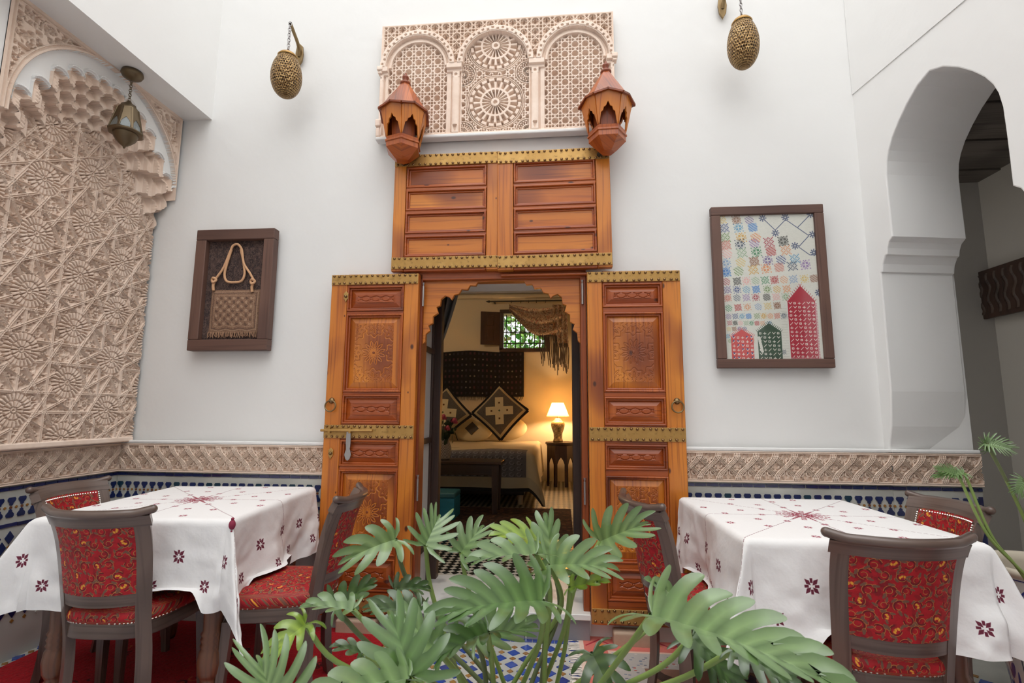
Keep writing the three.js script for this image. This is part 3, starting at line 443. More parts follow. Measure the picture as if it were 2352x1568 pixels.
woodLantern('hexagonal wooden lantern with cut arches and a paler roof over the proud shutter leaf', 0.272, 2.628, 0.15, 0.5);

// ---------------------------------------------------------------- brass egg pendants on wall brackets
const eggMat = mat({ map: tex(512, 512, (u, v) => { const q = 26, a = u * 38, b = v * q, row = Math.floor(b), dx = ((a + (row % 2) * 0.5) % 1) - 0.5, dy = (b % 1) - 0.5, h = Math.hypot(dx, dy * 0.9), big = Math.hypot(((u * 8) % 1) - 0.5, (v * 4.2 % 1) - 0.5), n = fbm(u, v, 12, 12, 44, 3); const c = lerp3([182, 152, 104], [140, 108, 68], n); return v > 0.8 || v < 0.06 ? c : h < 0.26 + 0.1 * ss(0.3, 0.1, big) ? [52, 34, 20] : lerp3(c, [196, 166, 116], big < 0.1 ? 0.7 : 0); }), metalness: 0.75, roughness: 0.4, bumpMap: tex(256, 256, (u, v) => { const n = 255 * fbm(u, v, 60, 50, 45, 2); return [n, n, n]; }, false), bumpScale: 0.02 });
function chain(parent, m, x, y0, y1, z, r = 0.0115, w = 0.003) { const n = Math.max(2, Math.round((y0 - y1) / (r * 1.55))); for (let i = 0; i < n; i++) { const q = part('chain_link', (chain.g ??= {})[r] ??= new THREE.TorusGeometry(r, w, 5, 12).scale(0.72, 1, 1), m, parent); q.position.set(x, y0 - (i + 0.5) * (y0 - y1) / n, z); q.rotation.y = i % 2 ? PI / 2 : 0.3; } }
function eggLamp(label, x, y, z, r, h, px, py, ry) {
  const t = thing('brass_pendant', label, 'pendant lamp', [x, y, z], ry || 0, 'pierced brass egg pendants');
  const pts = []; for (let i = 0; i <= 26; i++) { const a = PI * i / 26, yy = -Math.cos(a); pts.push([r * Math.sin(a) * (1 - 0.1 * yy), h / 2 * (yy + 1)]); } pts.pop(); pts[pts.length - 1][0] = Math.max(0.02, pts[pts.length - 1][0]);
  part('egg', lathe(pts, 40), eggMat, t); part('collar', uvm(lathe([[r * 0.62, h * 0.885], [r * 0.66, h * 0.9], [r * 0.52, h * 0.955], [r * 0.42, h * 0.975], [0.012, h * 1.0], [0.006, h * 1.02], [0, h * 1.02]], 28), 'y', 3), brass, t);
  const ax = 0, ay = py - y, az = 0, wx = px - x, wy = py - y - 0.06, wz = -z;
  chain(t, steel, 0, ay - 0.0, h * 1.02, 0);
  part('arm', uvm(tube([[ax, ay, az], [wx * 0.35, ay - 0.008, wz * 0.35], [wx * 0.8, wy + 0.03, wz * 0.8], [wx, wy - 0.02, wz + 0.01]], 0.011, 20, 8).scale(1, 1, 1), 'y', 3), oldBrass, t);
  part('wall_plate', uvm(ext(shape([[0, 0.07], [0.02, 0.05], [0.026, 0.0], [0.02, -0.05], [0, -0.085], [-0.02, -0.05], [-0.026, 0], [-0.02, 0.05]]), 0.01, 0.003, 2).translate(wx, wy, wz + 0.001), 'y', 3), oldBrass, t);
}
eggLamp('pierced brass egg pendant above the framed bag', -1.628, 3.035, 0.2, 0.088, 0.292, -1.665, 3.525);
eggLamp('pierced brass egg pendant above the embroidered sampler', 1.02, 3.062, 0.2, 0.083, 0.304, 0.985, 3.67);

{ // hanging lantern under the lintel of the niche
  const t = thing('hanging_lantern', 'small brass lantern with glass panes hanging in front of the carved niche', 'lantern', [-2.373, 2.598, 0.47], 0.3);
  part('ceiling_cup', uvm(lathe([[0, 0.405], [0.025, 0.41], [0.046, 0.424], [0.054, 0.44], [0.05, 0.458], [0, 0.458]], 24), 'y', 3), darkBrass, t);
  chain(t, darkBrass, 0, 0.405, 0.27, 0, 0.009, 0.0022);
  part('dome', uvm(lathe([[0.0, 0.285], [0.01, 0.28], [0.016, 0.262], [0.034, 0.256], [0.04, 0.24], [0.046, 0.234], [0.048, 0.222], [0.04, 0.222]], 8), 'y', 3), darkBrass, t);
  const pane = pmat({ color: new THREE.Color(0.8, 0.85, 0.85), transmission: 0.9, thickness: 0, roughness: 0.25 });
  for (let k = 0; k < 8; k++) { const a = (k + 0.5) * PI / 4; const tilt = (g) => g.rotateX(-0.22).translate(0, 0.1, 0.072); part('pane', tilt(box(0.042, 0.08, 0.002, 0, 0.04, 0)).rotateY(a), pane, t); part('post', tilt(box(0.009, 0.13, 0.009, 0, 0.062, 0.005)).rotateY(k * PI / 4), darkBrass, t); part('arched_top', tilt(ext(shape([[-0.018, 0.128], [-0.027, 0.0], [-0.024, 0.0], [-0.02, 0.03], [-0.012, 0.046], [0, 0.062], [0.012, 0.046], [0.02, 0.03], [0.024, 0.0], [0.027, 0.0], [0.018, 0.128]]), 0.003)).rotateY(a), darkBrass, t); }
  part('gallery_ring', uvm(lathe([[0.06, 0.1], [0.082, 0.1], [0.086, 0.093], [0.08, 0.085], [0.06, 0.085]], 8), 'y', 3), darkBrass, t);
  part('bowl', uvm(lathe([[0, 0.0], [0.005, 0.004], [0.008, 0.014], [0.014, 0.018], [0.03, 0.032], [0.05, 0.055], [0.058, 0.075], [0.06, 0.09]], 16), 'y', 3), darkBrass, t);
}

// ---------------------------------------------------------------- framed works on the back wall
function frame(t, w, h, b, d, m) { const s = [[w, b, 0, (h - b) / 2], [w, b, 0, -(h - b) / 2]], v = [[-(w - b) / 2], [(w - b) / 2]]; s.forEach(([a, c, x, y], i) => part('frame_rail', uvm(rbox(a, c, d, x, y, d / 2, 0.005, 2), 'x', 1, i * 0.4), m, t)); v.forEach(([x], i) => part('frame_stile', uvm(rbox(b, h - 2 * b, d, x, 0, d / 2, 0.005, 2), 'y', 1, i * 0.3), m, t)); }
{
  const k = 0.981, W = 0.503, H = 0.748, t = thing('framed_bag', 'small woven bag with a cord handle in a deep dark wooden frame', 'framed work', [-1.972, 1.19 + (1.921 - 1.19) * k, 0.002]);
  frame(t, W, H, 0.066, 0.055, frameWood);
  part('backing', box(W - 0.1, H - 0.1, 0.012, 0, 0, 0.012), mat({ roughness: 0.95, map: canvasTex(384, 512, (c, w, h) => { c.fillStyle = '#4c3b36'; c.fillRect(0, 0, w, h); for (let i = 0; i < 2600; i++) { c.strokeStyle = ['#2c2222', '#66524a', '#3a2f2e', '#5a4640'][i % 4]; c.lineWidth = 3; c.beginPath(); const x = rnd() * w, y = rnd() * h; c.arc(x, y, 3 + rnd() * 7, rnd() * 6, rnd() * 6 + 2); c.stroke(); } }) }), t);
  const bagMat = mat({ roughness: 0.95, map: canvasTex(512, 400, (c, w, h) => { c.fillStyle = '#8a6a54'; c.fillRect(0, 0, w, h); for (let i = 0; i < 3000; i++) { c.fillStyle = ['#6a4e40', '#a98a72', '#77594a', '#5a4238'][i % 4]; c.fillRect(rnd() * w, rnd() * h, 8, 2); } c.lineWidth = 4; for (const [q, col] of [[20, '#b4967c'], [34, '#54403a'], [56, '#a98a72']]) { c.strokeStyle = col; c.strokeRect(q, q, w - 2 * q, h - 2 * q); } for (let j = 0; j < 7; j++) for (let i = 0; i < 9; i++) { const x = 80 + i * 44, y = 80 + j * 40; c.strokeStyle = (i + j) % 2 ? '#4c3830' : '#b89a80'; c.beginPath(); c.arc(x, y, 13, (i * j) % 6, (i * j) % 6 + 4.2); c.stroke(); c.strokeRect(x - 5, y - 4, 9, 9); } }) });
  const b = part('bag', grid(24, 18, (u, v) => [(u - 0.5) * 0.315 + 0.012, -0.262 + v * 0.262 * 1 + 0.004 * Math.sin(u * 22) * (1 - v), 0.02 + 0.018 * Math.sin(PI * u) ** 0.4 * Math.sin(PI * cl(v, 0.02, 1)) ** 0.4, u, v]), bagMat, t);
  const f = []; for (let i = 0; i < 60; i++) { const x = -0.14 + i * 0.0052; f.push(tube([[x, -0.258, 0.03], [x + rr(-0.004, 0.004), -0.272, 0.032], [x + rr(-0.008, 0.008), -0.285 - rnd() * 0.012, 0.03]], 0.0022, 3, 4)); } part('fringe', M(f), mat({ color: hex('#a07c62'), roughness: 0.95 }), b, 'stuff');
  const cord = mat({ color: hex('#d3a57e'), roughness: 0.9 }), R = 0.0095;
  part('cord_handle', tube([[-0.118, 0.066, 0.035], [-0.075, 0.13, 0.035], [-0.035, 0.24, 0.036], [-0.02, 0.275, 0.036], [0.006, 0.283, 0.036], [0.034, 0.255, 0.036], [0.058, 0.16, 0.036], [0.1, 0.1, 0.035], [0.128, 0.056, 0.035]], R * 0.75, 60, 8), cord, t);
  part('cord_loop', tube([[-0.03, 0.25, 0.034], [-0.055, 0.15, 0.034], [-0.062, 0.09, 0.034], [-0.045, 0.052, 0.034], [0.01, 0.044, 0.034], [0.05, 0.052, 0.034], [0.066, 0.09, 0.034], [0.055, 0.16, 0.034], [0.03, 0.25, 0.034]], R * 0.75, 60, 8), cord, t);
  for (const [x, y] of [[-0.125, 0.056], [0.125, 0.042]]) part('knot', M([tube([[x - 0.014, y + 0.008, 0.036], [x, y + 0.016, 0.045], [x + 0.014, y + 0.004, 0.038], [x, y - 0.012, 0.046]], R * 0.8, 24, 8, true), tube([[x, y - 0.01, 0.036], [x - 0.004, y - 0.03, 0.036], [x - 0.002, y - 0.06, 0.032]], R * 0.9, 10, 8)]), cord, t);
}
{
  const W = 0.604, H = 0.912, t = thing('embroidered_sampler', 'embroidered sampler of small coloured motifs and red, green and blue gateways in a brown frame', 'framed work', [1.155, 1.19 + (1.889 - 1.19) * 0.988, 0.002]);
  frame(t, W, H, 0.05, 0.036, frameWood);
  part('embroidery', box(W - 0.08, H - 0.08, 0.01, 0, 0, 0.014), mat({ roughness: 0.9, map: canvasTex(800, 1250, (c, w, h) => {
    c.fillStyle = '#dcdcd2'; c.fillRect(0, 0, w, h); for (let i = 0; i < 5000; i++) { c.fillStyle = i % 2 ? '#d3d4c9' : '#e4e3da'; c.fillRect(rnd() * w, rnd() * h, 14, 2); }
    const motif = (x, y, s, col, k) => { c.save(); c.translate(x, y); c.rotate(-0.12); c.fillStyle = col; c.globalAlpha = k % 4 === 1 ? 0.35 : 0.1; c.fillRect(-s * 0.46, -s * 0.46, s * 0.92, s * 0.92); c.globalAlpha = 0.9; const e = s / 9; for (let i = -4; i <= 4; i++) for (let j = -4; j <= 4; j++) { const a = Math.abs(i), b = Math.abs(j), on = k % 3 === 0 ? (a === b || a + b === 4) : k % 3 === 1 ? ((a * b) % 3 === 1 || a + b === 3) : ((i - j + 8) % 3 === 0 && a + b < 7); if (on) c.fillRect(i * e - e * 0.5, j * e - e * 0.5, e * 0.95, e * 0.95); } c.restore(); };
    const cols = ['#8a6aa8', '#e8a5a0', '#b03a38', '#d8b860', '#243a78', '#6a8a48', '#c87868', '#a02030', '#88a880', '#d88a58', '#8a5a40', '#4a90b8', '#d09a30', '#304058', '#3a3a34', '#2a7a48', '#7a9ac0', '#68508a', '#2a70c0', '#e08040'];
    let k = 0; const row = (y, x0, x1, s, st, dy) => { for (let x = x0; x < x1; x += st) { motif(x + ((k * 37) % 13) - 6, y + (x - x0) * dy, s, cols[(k * 7 + 3) % 20], k); k++; } };
    row(45, 40, 330, 74, 110, 0.05); row(120, 50, 380, 78, 120, 0); row(205, 60, 400, 84, 122, 0.02); row(270, 55, 590, 84, 120, -0.05); row(345, 60, 600, 84, 122, -0.04); row(425, 55, 640, 80, 112, -0.04); row(505, 50, 790, 80, 108, -0.08); row(585, 50, 790, 66, 78, -0.02); row(655, 50, 560, 62, 80, 0); row(725, 50, 560, 60, 78, -0.01); row(810, 55, 520, 58, 78, -0.04); row(880, 50, 560, 48, 56, 0); row(935, 50, 380, 40, 46, 0.02); row(985, 45, 200, 38, 44, 0); row(1045, 40, 120, 38, 46, 0); row(1085, 50, 330, 38, 90, -0.02); row(1180, 480, 540, 40, 60, 0);
    c.strokeStyle = '#56627e'; c.lineWidth = 7; for (const [a, b] of [[[380, 50], [470, 150]], [[470, 150], [560, 60]], [[560, 60], [740, 205]], [[650, 135], [760, 25]], [[740, 205], [650, 300]], [[650, 300], [735, 370]], [[735, 370], [800, 370]]]) { c.beginPath(); c.moveTo(...a); c.lineTo(...b); c.stroke(); }
    for (const [x, y] of [[372, 42], [470, 175], [558, 40], [765, 20], [770, 195], [622, 290], [770, 350], [785, 690]]) { for (let a = 0; a < 8; a++) { c.save(); c.translate(x, y); c.rotate(a * PI / 4); c.fillStyle = '#56627e'; c.fillRect(6, -5, 26, 10); c.restore(); } }
    const gate = (x, y, w2, h2, col, alt, pk) => { c.fillStyle = col; c.beginPath(); c.moveTo(x - w2 / 2, y); c.lineTo(x - w2 / 2, y - h2 + pk); c.lineTo(x, y - h2); c.lineTo(x + w2 / 2, y - h2 + pk); c.lineTo(x + w2 / 2, y); c.fill(); c.strokeStyle = '#e4e0d6'; c.lineWidth = 5; for (let j = 0; j < h2 - pk - 20; j += 34) for (let i = 0; i < w2 - 20; i += 36) { const px = x - w2 / 2 + 10 + i, py = y - 10 - j, s = (i / 36 + j / 34) % 4; c.beginPath(); if (s < 1) { c.moveTo(px, py); c.lineTo(px + 22, py - 22); } else if (s < 2) { c.moveTo(px, py - 22); c.lineTo(px + 12, py - 6); c.lineTo(px + 26, py - 22); } else if (s < 3) { c.strokeRect(px + 4, py - 18, 14, 12); } else { c.moveTo(px, py - 10); c.lineTo(px + 24, py - 10); c.moveTo(px + 12, py); c.lineTo(px + 12, py - 22); } c.stroke(); if (alt && s < 2) { c.fillStyle = alt; c.fillRect(px + 4, py - 26, 12, 12); } } c.fillStyle = col; c.strokeStyle = col; c.lineWidth = 4; for (let i = 0; i <= 8; i++) for (const s of [-1, 1]) { c.beginPath(); c.moveTo(x + s * i * w2 / 16, y - h2 + i * pk / 8); c.lineTo(x + s * (i * w2 / 16 + 12), y - h2 + i * pk / 8 - 16); c.stroke(); } };
    gate(640, 1240, 220, 610, '#b2283c', null, 130); for (let j = 0; j < 34; j++) { c.fillStyle = '#c8808a'; c.fillRect(742, 780 + j * 13, 20, 7); } for (let j = 0; j < 20; j++) { c.fillStyle = '#c8808a'; c.fillRect(530 + j * 12, 1222, 7, 18); }
    gate(370, 1250, 190, 310, '#35503c', null, 70); gate(150, 1250, 180, 260, '#d04a48', '#3a4a88', 60); c.fillStyle = '#dcdcd2'; for (let i = 0; i < 8; i++) { c.beginPath(); c.arc(285 + i * 3, 1060 + i * 16, 12, 0, 6.3); c.fill(); }
    c.lineWidth = 3; c.strokeStyle = '#c4c4b8'; for (let y = 820; y < 1240; y += 22) { c.beginPath(); c.moveTo(472, y); c.lineTo(520, y); c.stroke(); }
  }) }), t);
  part('glass', box(W - 0.09, H - 0.09, 0.002, 0, 0, 0.022), pmat({ transmission: 1, thickness: 0, roughness: 0.08, color: 0xffffff }), t);
}
{ // dark panel on the gallery wall
  const t = thing('gallery_panel', 'dark carved wooden panel leaning from the shaded gallery wall beyond the arch', 'wall panel', [3.14, 2.06, -0.83], -PI / 2); t.rotation.x = 0;
  part('board', uvm(rbox(0.7, 0.36, 0.03, 0, 0, 0, 0.006)), darkWood, t); part('carving', uvm(relief(-0.32, -0.15, 0.32, 0.15, 0.008, (x, y) => 0.008 * ridge(((x * 14 % 1) + 1) % 1 - 0.5 - 0.2 * Math.sin(y * 40), 0.2))[0].translate(0, 0, 0.014)), darkWood, t);
}

// ---------------------------------------------------------------- tables and their embroidered cloths
const clothTex = canvasTex(1536, 1536, (c, w, h) => {
  c.fillStyle = '#f1efee'; c.fillRect(0, 0, w, h); c.globalAlpha = 0.25; for (let i = 0; i < 9000; i++) { c.fillStyle = i % 2 ? '#e6e3e2' : '#fbfafa'; c.fillRect(rnd() * w, rnd() * h, 10, 1); c.fillRect(rnd() * w, rnd() * h, 1, 10); } c.globalAlpha = 1;
  const R = '#8e1f38', D = '#6a2438', C = w / 2; c.translate(C, C);
  const sprig = (x, y, a, s, col = R) => { c.save(); c.translate(x, y); c.rotate(a); c.scale(s, s); c.fillStyle = col; for (let k = 0; k < 4; k++) { c.save(); c.rotate(k * PI / 2 + PI / 4); c.beginPath(); c.moveTo(3, 0); c.lineTo(12, -5); c.lineTo(22, 0); c.lineTo(12, 5); c.fill(); c.restore(); c.save(); c.rotate(k * PI / 2); c.fillRect(7, -3, 10, 6); c.restore(); } c.restore(); };
  c.strokeStyle = D; c.lineWidth = 2.4; for (let k = 0; k < 8; k++) { const a = k * PI / 4 + 0.0, L = k % 2 ? 980 : 700; c.setLineDash(k % 2 ? [14, 5] : [40, 3]); c.beginPath(); c.moveTo(0, 0); c.lineTo(Math.cos(a) * L, Math.sin(a) * L); c.stroke(); } c.setLineDash([]);
  for (let k = 0; k < 8; k++) { c.save(); c.rotate(k * PI / 4); c.fillStyle = R; for (let i = 0; i < 6; i++) { c.beginPath(); c.moveTo(12 + i * 17, 0); c.lineTo(24 + i * 17, -(13 - i * 1.6)); c.lineTo(31 + i * 17, -3); c.lineTo(31 + i * 17, 3); c.lineTo(24 + i * 17, 13 - i * 1.6); c.fill(); } c.restore(); c.save(); c.rotate(k * PI / 4 + PI / 8); for (let i = 0; i < 3; i++) sprig(42 + i * 26, 0, 0, 0.7); c.restore(); }
  for (let k = 0; k < 8; k++) for (const [r, o, s] of [[175, 0, 0.95], [250, 0.39, 1.05], [330, 0.05, 1.0], [410, 0.36, 1.1]]) { const a = k * PI / 4 + o; sprig(r * Math.cos(a), r * Math.sin(a), a, s * 0.85); }
  for (let k = 0; k < 4; k++) { c.save(); c.rotate(k * PI / 2); for (const x of [-430, -210, 0, 210, 430]) sprig(x, 560 + Math.abs(x) * 0.06, 0, 1.45, D); for (const x of [-330, -110, 110, 330]) sprig(x, 680, 0, 1.3, D); sprig(640, 640, PI / 4, 1.7, D); c.restore(); }
});
const clothMat = mat({ map: clothTex, roughness: 0.9, bumpMap: rep(plasterBump, 5, 5), bumpScale: 0.003 });
function clothGeo(a, b, ov, top, seats, ph, fin) {
  const N = 150, LU = a + ov, LV = b + ov, re = 0.022;
  const bend = (d) => { const q = re * PI / 2; return d < q ? [re * Math.sin(d / re), re * (1 - Math.cos(d / re))] : [re, re + d - q]; };
  return grid(N, N, (i, j) => {
    const u = (i * 2 - 1) * LU, v = (j * 2 - 1) * LV, su = Math.sign(u) || 1, sv = Math.sign(v) || 1, du = Math.max(0, Math.abs(u) - a), dv = Math.max(0, Math.abs(v) - b);
    let x = Math.min(Math.abs(u), a) * su, z = Math.min(Math.abs(v), b) * sv, y = top;
    if (du + dv > 0) {
      const r = Math.hypot(du, dv), th = Math.atan2(dv, du), [o, dr] = bend(r), mid = Math.sin(2 * th), k = su > 0 ? (sv > 0 ? 0 : 1) : (sv > 0 ? 2 : 3), f = fin[k];
      const drop = dr * (1 - 0.05 * mid), fl = 0.055 * drop, fold = Math.sin(su * (z * 13 + ph)) * (du > 0 && dv === 0 ? 1 : 0) + Math.sin(sv * (x * 12 + ph + 2)) * (dv > 0 && du === 0 ? 1 : 0);
      const ex = o + fl + 0.085 * drop * fold * (1 - mid) + (0.02 * drop * Math.sin(14 * th)) * mid, dx = Math.cos(th) * ex + f * drop * mid * mid * 0.7071, dz = Math.sin(th) * ex + f * drop * mid * mid * 0.7071;
      const wr = drop * 0.13 * (vn(u * 9 + ph * 3, v * 9 + 7, 4096, 4096, 31) - 0.5) + drop * 0.05 * (vn(u * 24, v * 22 + ph, 4096, 4096, 32) - 0.5); x += su * (dx + wr * Math.cos(th)); z += sv * (dz + wr * Math.sin(th)); y = top - drop;
      for (const s of seats) { const q = 1 - cl((Math.hypot(Math.max(0, Math.abs(x - s[0]) - s[2]), Math.max(0, Math.abs(z - s[1]) - s[3]))) / 0.05); if (q > 0 && y < s[4]) { const ex2 = (s[4] - y) * ss(0, 1, q); y += ex2 * 0.96; if (Math.abs(s[0]) > Math.abs(s[1])) x += su * ex2 * 0.25; else z += sv * ex2 * 0.25; } }
    } else y += 0.002 * (vn(u * 8 + 40, v * 8 + 40 + ph, 4096, 4096, 33) - 0.5);
    return [x, y, z, i, 1 - j];
  });
}
function diningTable(label, clothLabel, [x, z], ry, a, b, ov, seats, ph, fin) {
  const t = thing('dining_table', label, 'table', [x, 0.011, z], ry, 'tables under embroidered cloths');
  part('tabletop', uvm(rbox(a * 2, 0.032, b * 2, 0, 0.735, 0, 0.01, 2), 'x'), tableWood, t);
  part('apron', uvm(M([box(a * 2 - 0.14, 0.07, 0.022, 0, 0.684, b - 0.07), box(a * 2 - 0.14, 0.07, 0.022, 0, 0.684, -b + 0.07), box(0.022, 0.07, b * 2 - 0.14, a - 0.07, 0.684, 0), box(0.022, 0.07, b * 2 - 0.14, -a + 0.07, 0.684, 0)]), 'x'), tableWood, t);
  const leg = uvm(lathe([[0, 0], [0.03, 0], [0.036, 0.02], [0.04, 0.06], [0.036, 0.1], [0.03, 0.115], [0.036, 0.125], [0.03, 0.135], [0.036, 0.148], [0.042, 0.16], [0.048, 0.2], [0.043, 0.24], [0.036, 0.252], [0.042, 0.262], [0.036, 0.272], [0.042, 0.284], [0.036, 0.296], [0.042, 0.306], [0.034, 0.318], [0.036, 0.36], [0.043, 0.5], [0.046, 0.57], [0.04, 0.6], [0.046, 0.615], [0.046, 0.72], [0, 0.72]], 22), 'y');
  for (const [sx, sz] of [[1, 1], [-1, 1], [1, -1], [-1, -1]]) part('leg', leg, tableWood, t).position.set(sx * (a - 0.07), 0, sz * (b - 0.07));
  const c = single('tablecloth', clothGeo(a + 0.002, b + 0.002, ov, 0.7535, seats, ph, fin), clothMat, clothLabel, 'tablecloth', 'white embroidered tablecloths'); c.position.set(x, 0.011, z); c.rotation.y = ry; return c;
}
const clothA = diningTable('table with turned legs standing on the red carpet beside the carved niche', 'white cloth with red cross-stitch star over the table on the red carpet', [-1.705, 0.55], 0.1, 0.37, 0.415, 0.345, [[0.42, 0.1, 0.2, 0.17, 0.49], [0.07, 0.44, 0.2, 0.2, 0.5], [-0.44, 0.0, 0.2, 0.18, 0.49]], 0.4, [0.4, 0.08, 0.55, 0.08]);
diningTable('table on the patterned rug beside the arch and the blue and white pot', 'white cloth with red cross-stitch star over the table beside the arch', [1.0, 0.585], 0.03, 0.375, 0.41, 0.345, [[-0.43, 0.0, 0.2, 0.17, 0.49], [0.0, 0.44, 0.17, 0.2, 0.49], [0.43, 0.0, 0.2, 0.18, 0.49]], 1.7, [0.4, 0.08, 0.4, 0.08]);

{ const m = mat({ color: hex('#8c2a44'), roughness: 0.8 }), t = part('tassel', M([new THREE.SphereGeometry(0.0125, 14, 10).scale(1, 1.5, 1), new THREE.SphereGeometry(0.006, 8, 6).translate(0, 0.022, 0), ...[0, 1, 2, 3, 4, 5].map((k) => new THREE.SphereGeometry(0.0042, 7, 5).translate(0, -0.024 - k * 0.0085, 0.001))]), m, clothA); t.position.set(0.37 + 0.026, 0.735, 0.415 + 0.03); }
// ---------------------------------------------------------------- chairs
const fabricTex = canvasTex(640, 640, (c, w, h) => {
  c.fillStyle = '#a80a18'; c.fillRect(0, 0, w, h); for (let i = 0; i < 500; i++) { c.fillStyle = i % 2 ? 'rgba(190,16,34,0.35)' : 'rgba(110,4,16,0.35)'; c.beginPath(); c.ellipse(rnd() * w, rnd() * h, 26, 12, rnd() * 3, 0, TAU); c.fill(); }
  c.lineCap = 'round'; const wrap = (x, y, r, f) => { for (const ox of [-w, 0, w]) for (const oy of [-h, 0, h]) if (x + ox > -r && x + ox < w + r && y + oy > -r && y + oy < h + r) { c.save(); c.translate(x + ox, y + oy); f(); c.restore(); } };
  for (let j = 0; j < 8; j++) for (let i = 0; i < 7; i++) {
    const x = (i + 0.5 + (j % 2) * 0.5) * w / 7 + rr(-14, 14), y = (j + 0.5) * h / 8 + rr(-12, 12), a0 = rr(0, TAU), k = (i * 3 + j * 5) % 4, q = rr(0.85, 1.2);
    wrap(x, y, 70, () => { c.rotate(a0); c.scale(q, q);
      c.strokeStyle = '#6e0a14'; c.lineWidth = 10; c.beginPath(); c.arc(0, 0, 26, 0.2, 4.4); c.stroke(); c.strokeStyle = '#b8803f'; c.lineWidth = 3; c.beginPath(); c.arc(0, 0, 31, 0.2, 4.2); c.stroke(); c.beginPath(); c.arc(6, 4, 15, 2.4, 6.4); c.stroke();
      c.fillStyle = '#76513f'; for (const [lx, ly, r] of [[30, -22, 0.5], [-8, 36, 1.9], [-36, -10, -0.6]]) { c.beginPath(); c.ellipse(lx, ly, 7, 16, r, 0, TAU); c.fill(); c.strokeStyle = '#b5803f'; c.lineWidth = 2; c.beginPath(); c.ellipse(lx, ly, 9, 18, r, 0.4, 3); c.stroke(); }
      if (k === 0) { c.fillStyle = '#eaa234'; for (const [lx, ly] of [[0, 0], [12, -8], [-4, 12]]) { c.beginPath(); c.ellipse(lx, ly, 6, 9, lx, 0, TAU); c.fill(); } } });
  }
});
fabricTex.repeat.set(2.9, 2.9);
const fabric = pmat({ map: fabricTex, roughness: 0.62, sheen: 0.15, sheenRoughness: 0.4, sheenColor: new THREE.Color(0.8, 0.2, 0.15) });
const BK = (u, t) => { const w = 0.176 + 0.022 * Math.max(0, t) + (t < 0 ? 0.012 * t * t : 0); return [u * w, 0.43 + 0.45 * t, 0.235 + 0.06 * t + 0.045 * Math.max(0, t) ** 5 - (0.075 - 0.01 * t) * u * u + (t < 0 ? 0.1 * t * t + 0.03 * t : 0)]; };
function makeChair(label, x, z, ry) {
  const c = thing('dining_chair', label, 'chair', [x, 0.011, z], ry, 'upholstered chairs at the two tables'); c.scale.setScalar(0.925);
  const cr = (g) => toCreasedNormals(g, 0.6);
  for (const s of [-1, 1]) { part('back_post', uvm(cr(slab(BK, s > 0 ? 0.76 : -1.0, s > 0 ? 1.0 : -0.76, -0.955, 0.96, 2, 26, 0.032)), 'y', 1, s), chairWood, c); }
  part('top_rail', uvm(M([cr(slab(BK, -1.03, 1.03, 0.87, 0.97, 28, 3, 0.036)), tube(Array.from({ length: 17 }, (_, i) => { const u = -1.1 + i * 2.2 / 16, p = BK(u, 0.975), e = Math.max(0, Math.abs(u) - 0.85); return [p[0], p[1] + 0.05 * e, p[2] + 0.006 + 0.03 * e]; }), 0.0165, 48, 10), ...[-1, 1].map((s) => { const p = BK(s * 1.1, 0.975); return new THREE.SphereGeometry(0.0165, 12, 8).translate(p[0], p[1] + 0.0125, p[2] + 0.0135); })]), 'x'), chairWood, c);
  part('lower_rail', uvm(cr(slab(BK, -0.8, 0.8, 0.165, 0.275, 20, 2, 0.028)), 'x'), chairWood, c);
  const bp = part('back_pad', cr(slab(BK, -0.77, 0.77, 0.27, 0.875, 24, 16, 0.034)), fabric, c);
  const nb = []; for (let i = 0; i <= 26; i++) for (const [u, t] of [[mix(-0.75, 0.75, i / 26), 0.86], [-0.75, mix(0.3, 0.86, i / 26)], [0.75, mix(0.3, 0.86, i / 26)]]) { const p = BK(u, t); nb.push(new THREE.OctahedronGeometry(0.0048, 0).translate(p[0], p[1], p[2] - 0.02)); } part('nail_heads', M(nb), silverNail, bp, 'stuff');
  const out = (k) => { const a = k * TAU, ca = Math.cos(a), sa = Math.sin(a), e = (q) => Math.sign(q) * Math.abs(q) ** 0.55; const zz = 0.215 * e(sa); return [(0.208 - 0.02 * (zz / 0.215)) * e(ca), zz]; };   // rounded seat outline
  const ringAt = (y, k, n = 56) => Array.from({ length: n }, (_, i) => { const p = out(i / n); return [p[0] * k, y, p[1] * k]; });
  const loft = (rows) => grid(56, rows.length - 1, (u, v) => { const r = rows[Math.round(v * (rows.length - 1))], p = out(1 - (u % 1)); return [p[0] * r[1], r[0] - (r[1] < 0.9 ? 0 : 0), p[1] * r[1], p[0] * r[1], p[1] * r[1] + (r[1] > 1 ? r[0] : 0)]; });
  part('seat_frame', uvm(cr(loft([[0.37, 0.0], [0.37, 0.985], [0.374, 1.0], [0.425, 1.0], [0.43, 0.985]])), 'x'), chairWood, c);
  const cu = part('seat_cushion', loft([[0.428, 1.0], [0.44, 1.035], [0.455, 1.045], [0.472, 1.02], [0.486, 0.95], [0.497, 0.8], [0.504, 0.55], [0.507, 0.3], [0.508, 0.0]]), fabric, c);
  part('nail_heads', M(ringAt(0.432, 1.008, 76).map((p) => new THREE.OctahedronGeometry(0.0052, 0).translate(...p))), silverNail, cu, 'stuff');
  for (const s of [-1, 1]) { const g = taper(0.042, 0.042, 0.027, 0.027, 0.375), p = g.attributes.position; for (let i = 0; i < p.count; i++) { const q = -p.getY(i) / 0.375; p.setX(i, p.getX(i) + s * 0.012 * q * q); p.setZ(i, p.getZ(i) - 0.02 * q * q); } part('front_leg', uvm(g.translate(s * 0.185, 0.375, -0.165)), chairWood, c); }
  return c;
}
const chair = makeChair('red chair with its back to the viewer at the table on the red carpet', -1.7, 0.86, 0.06);
const CH = 'dining_chair';
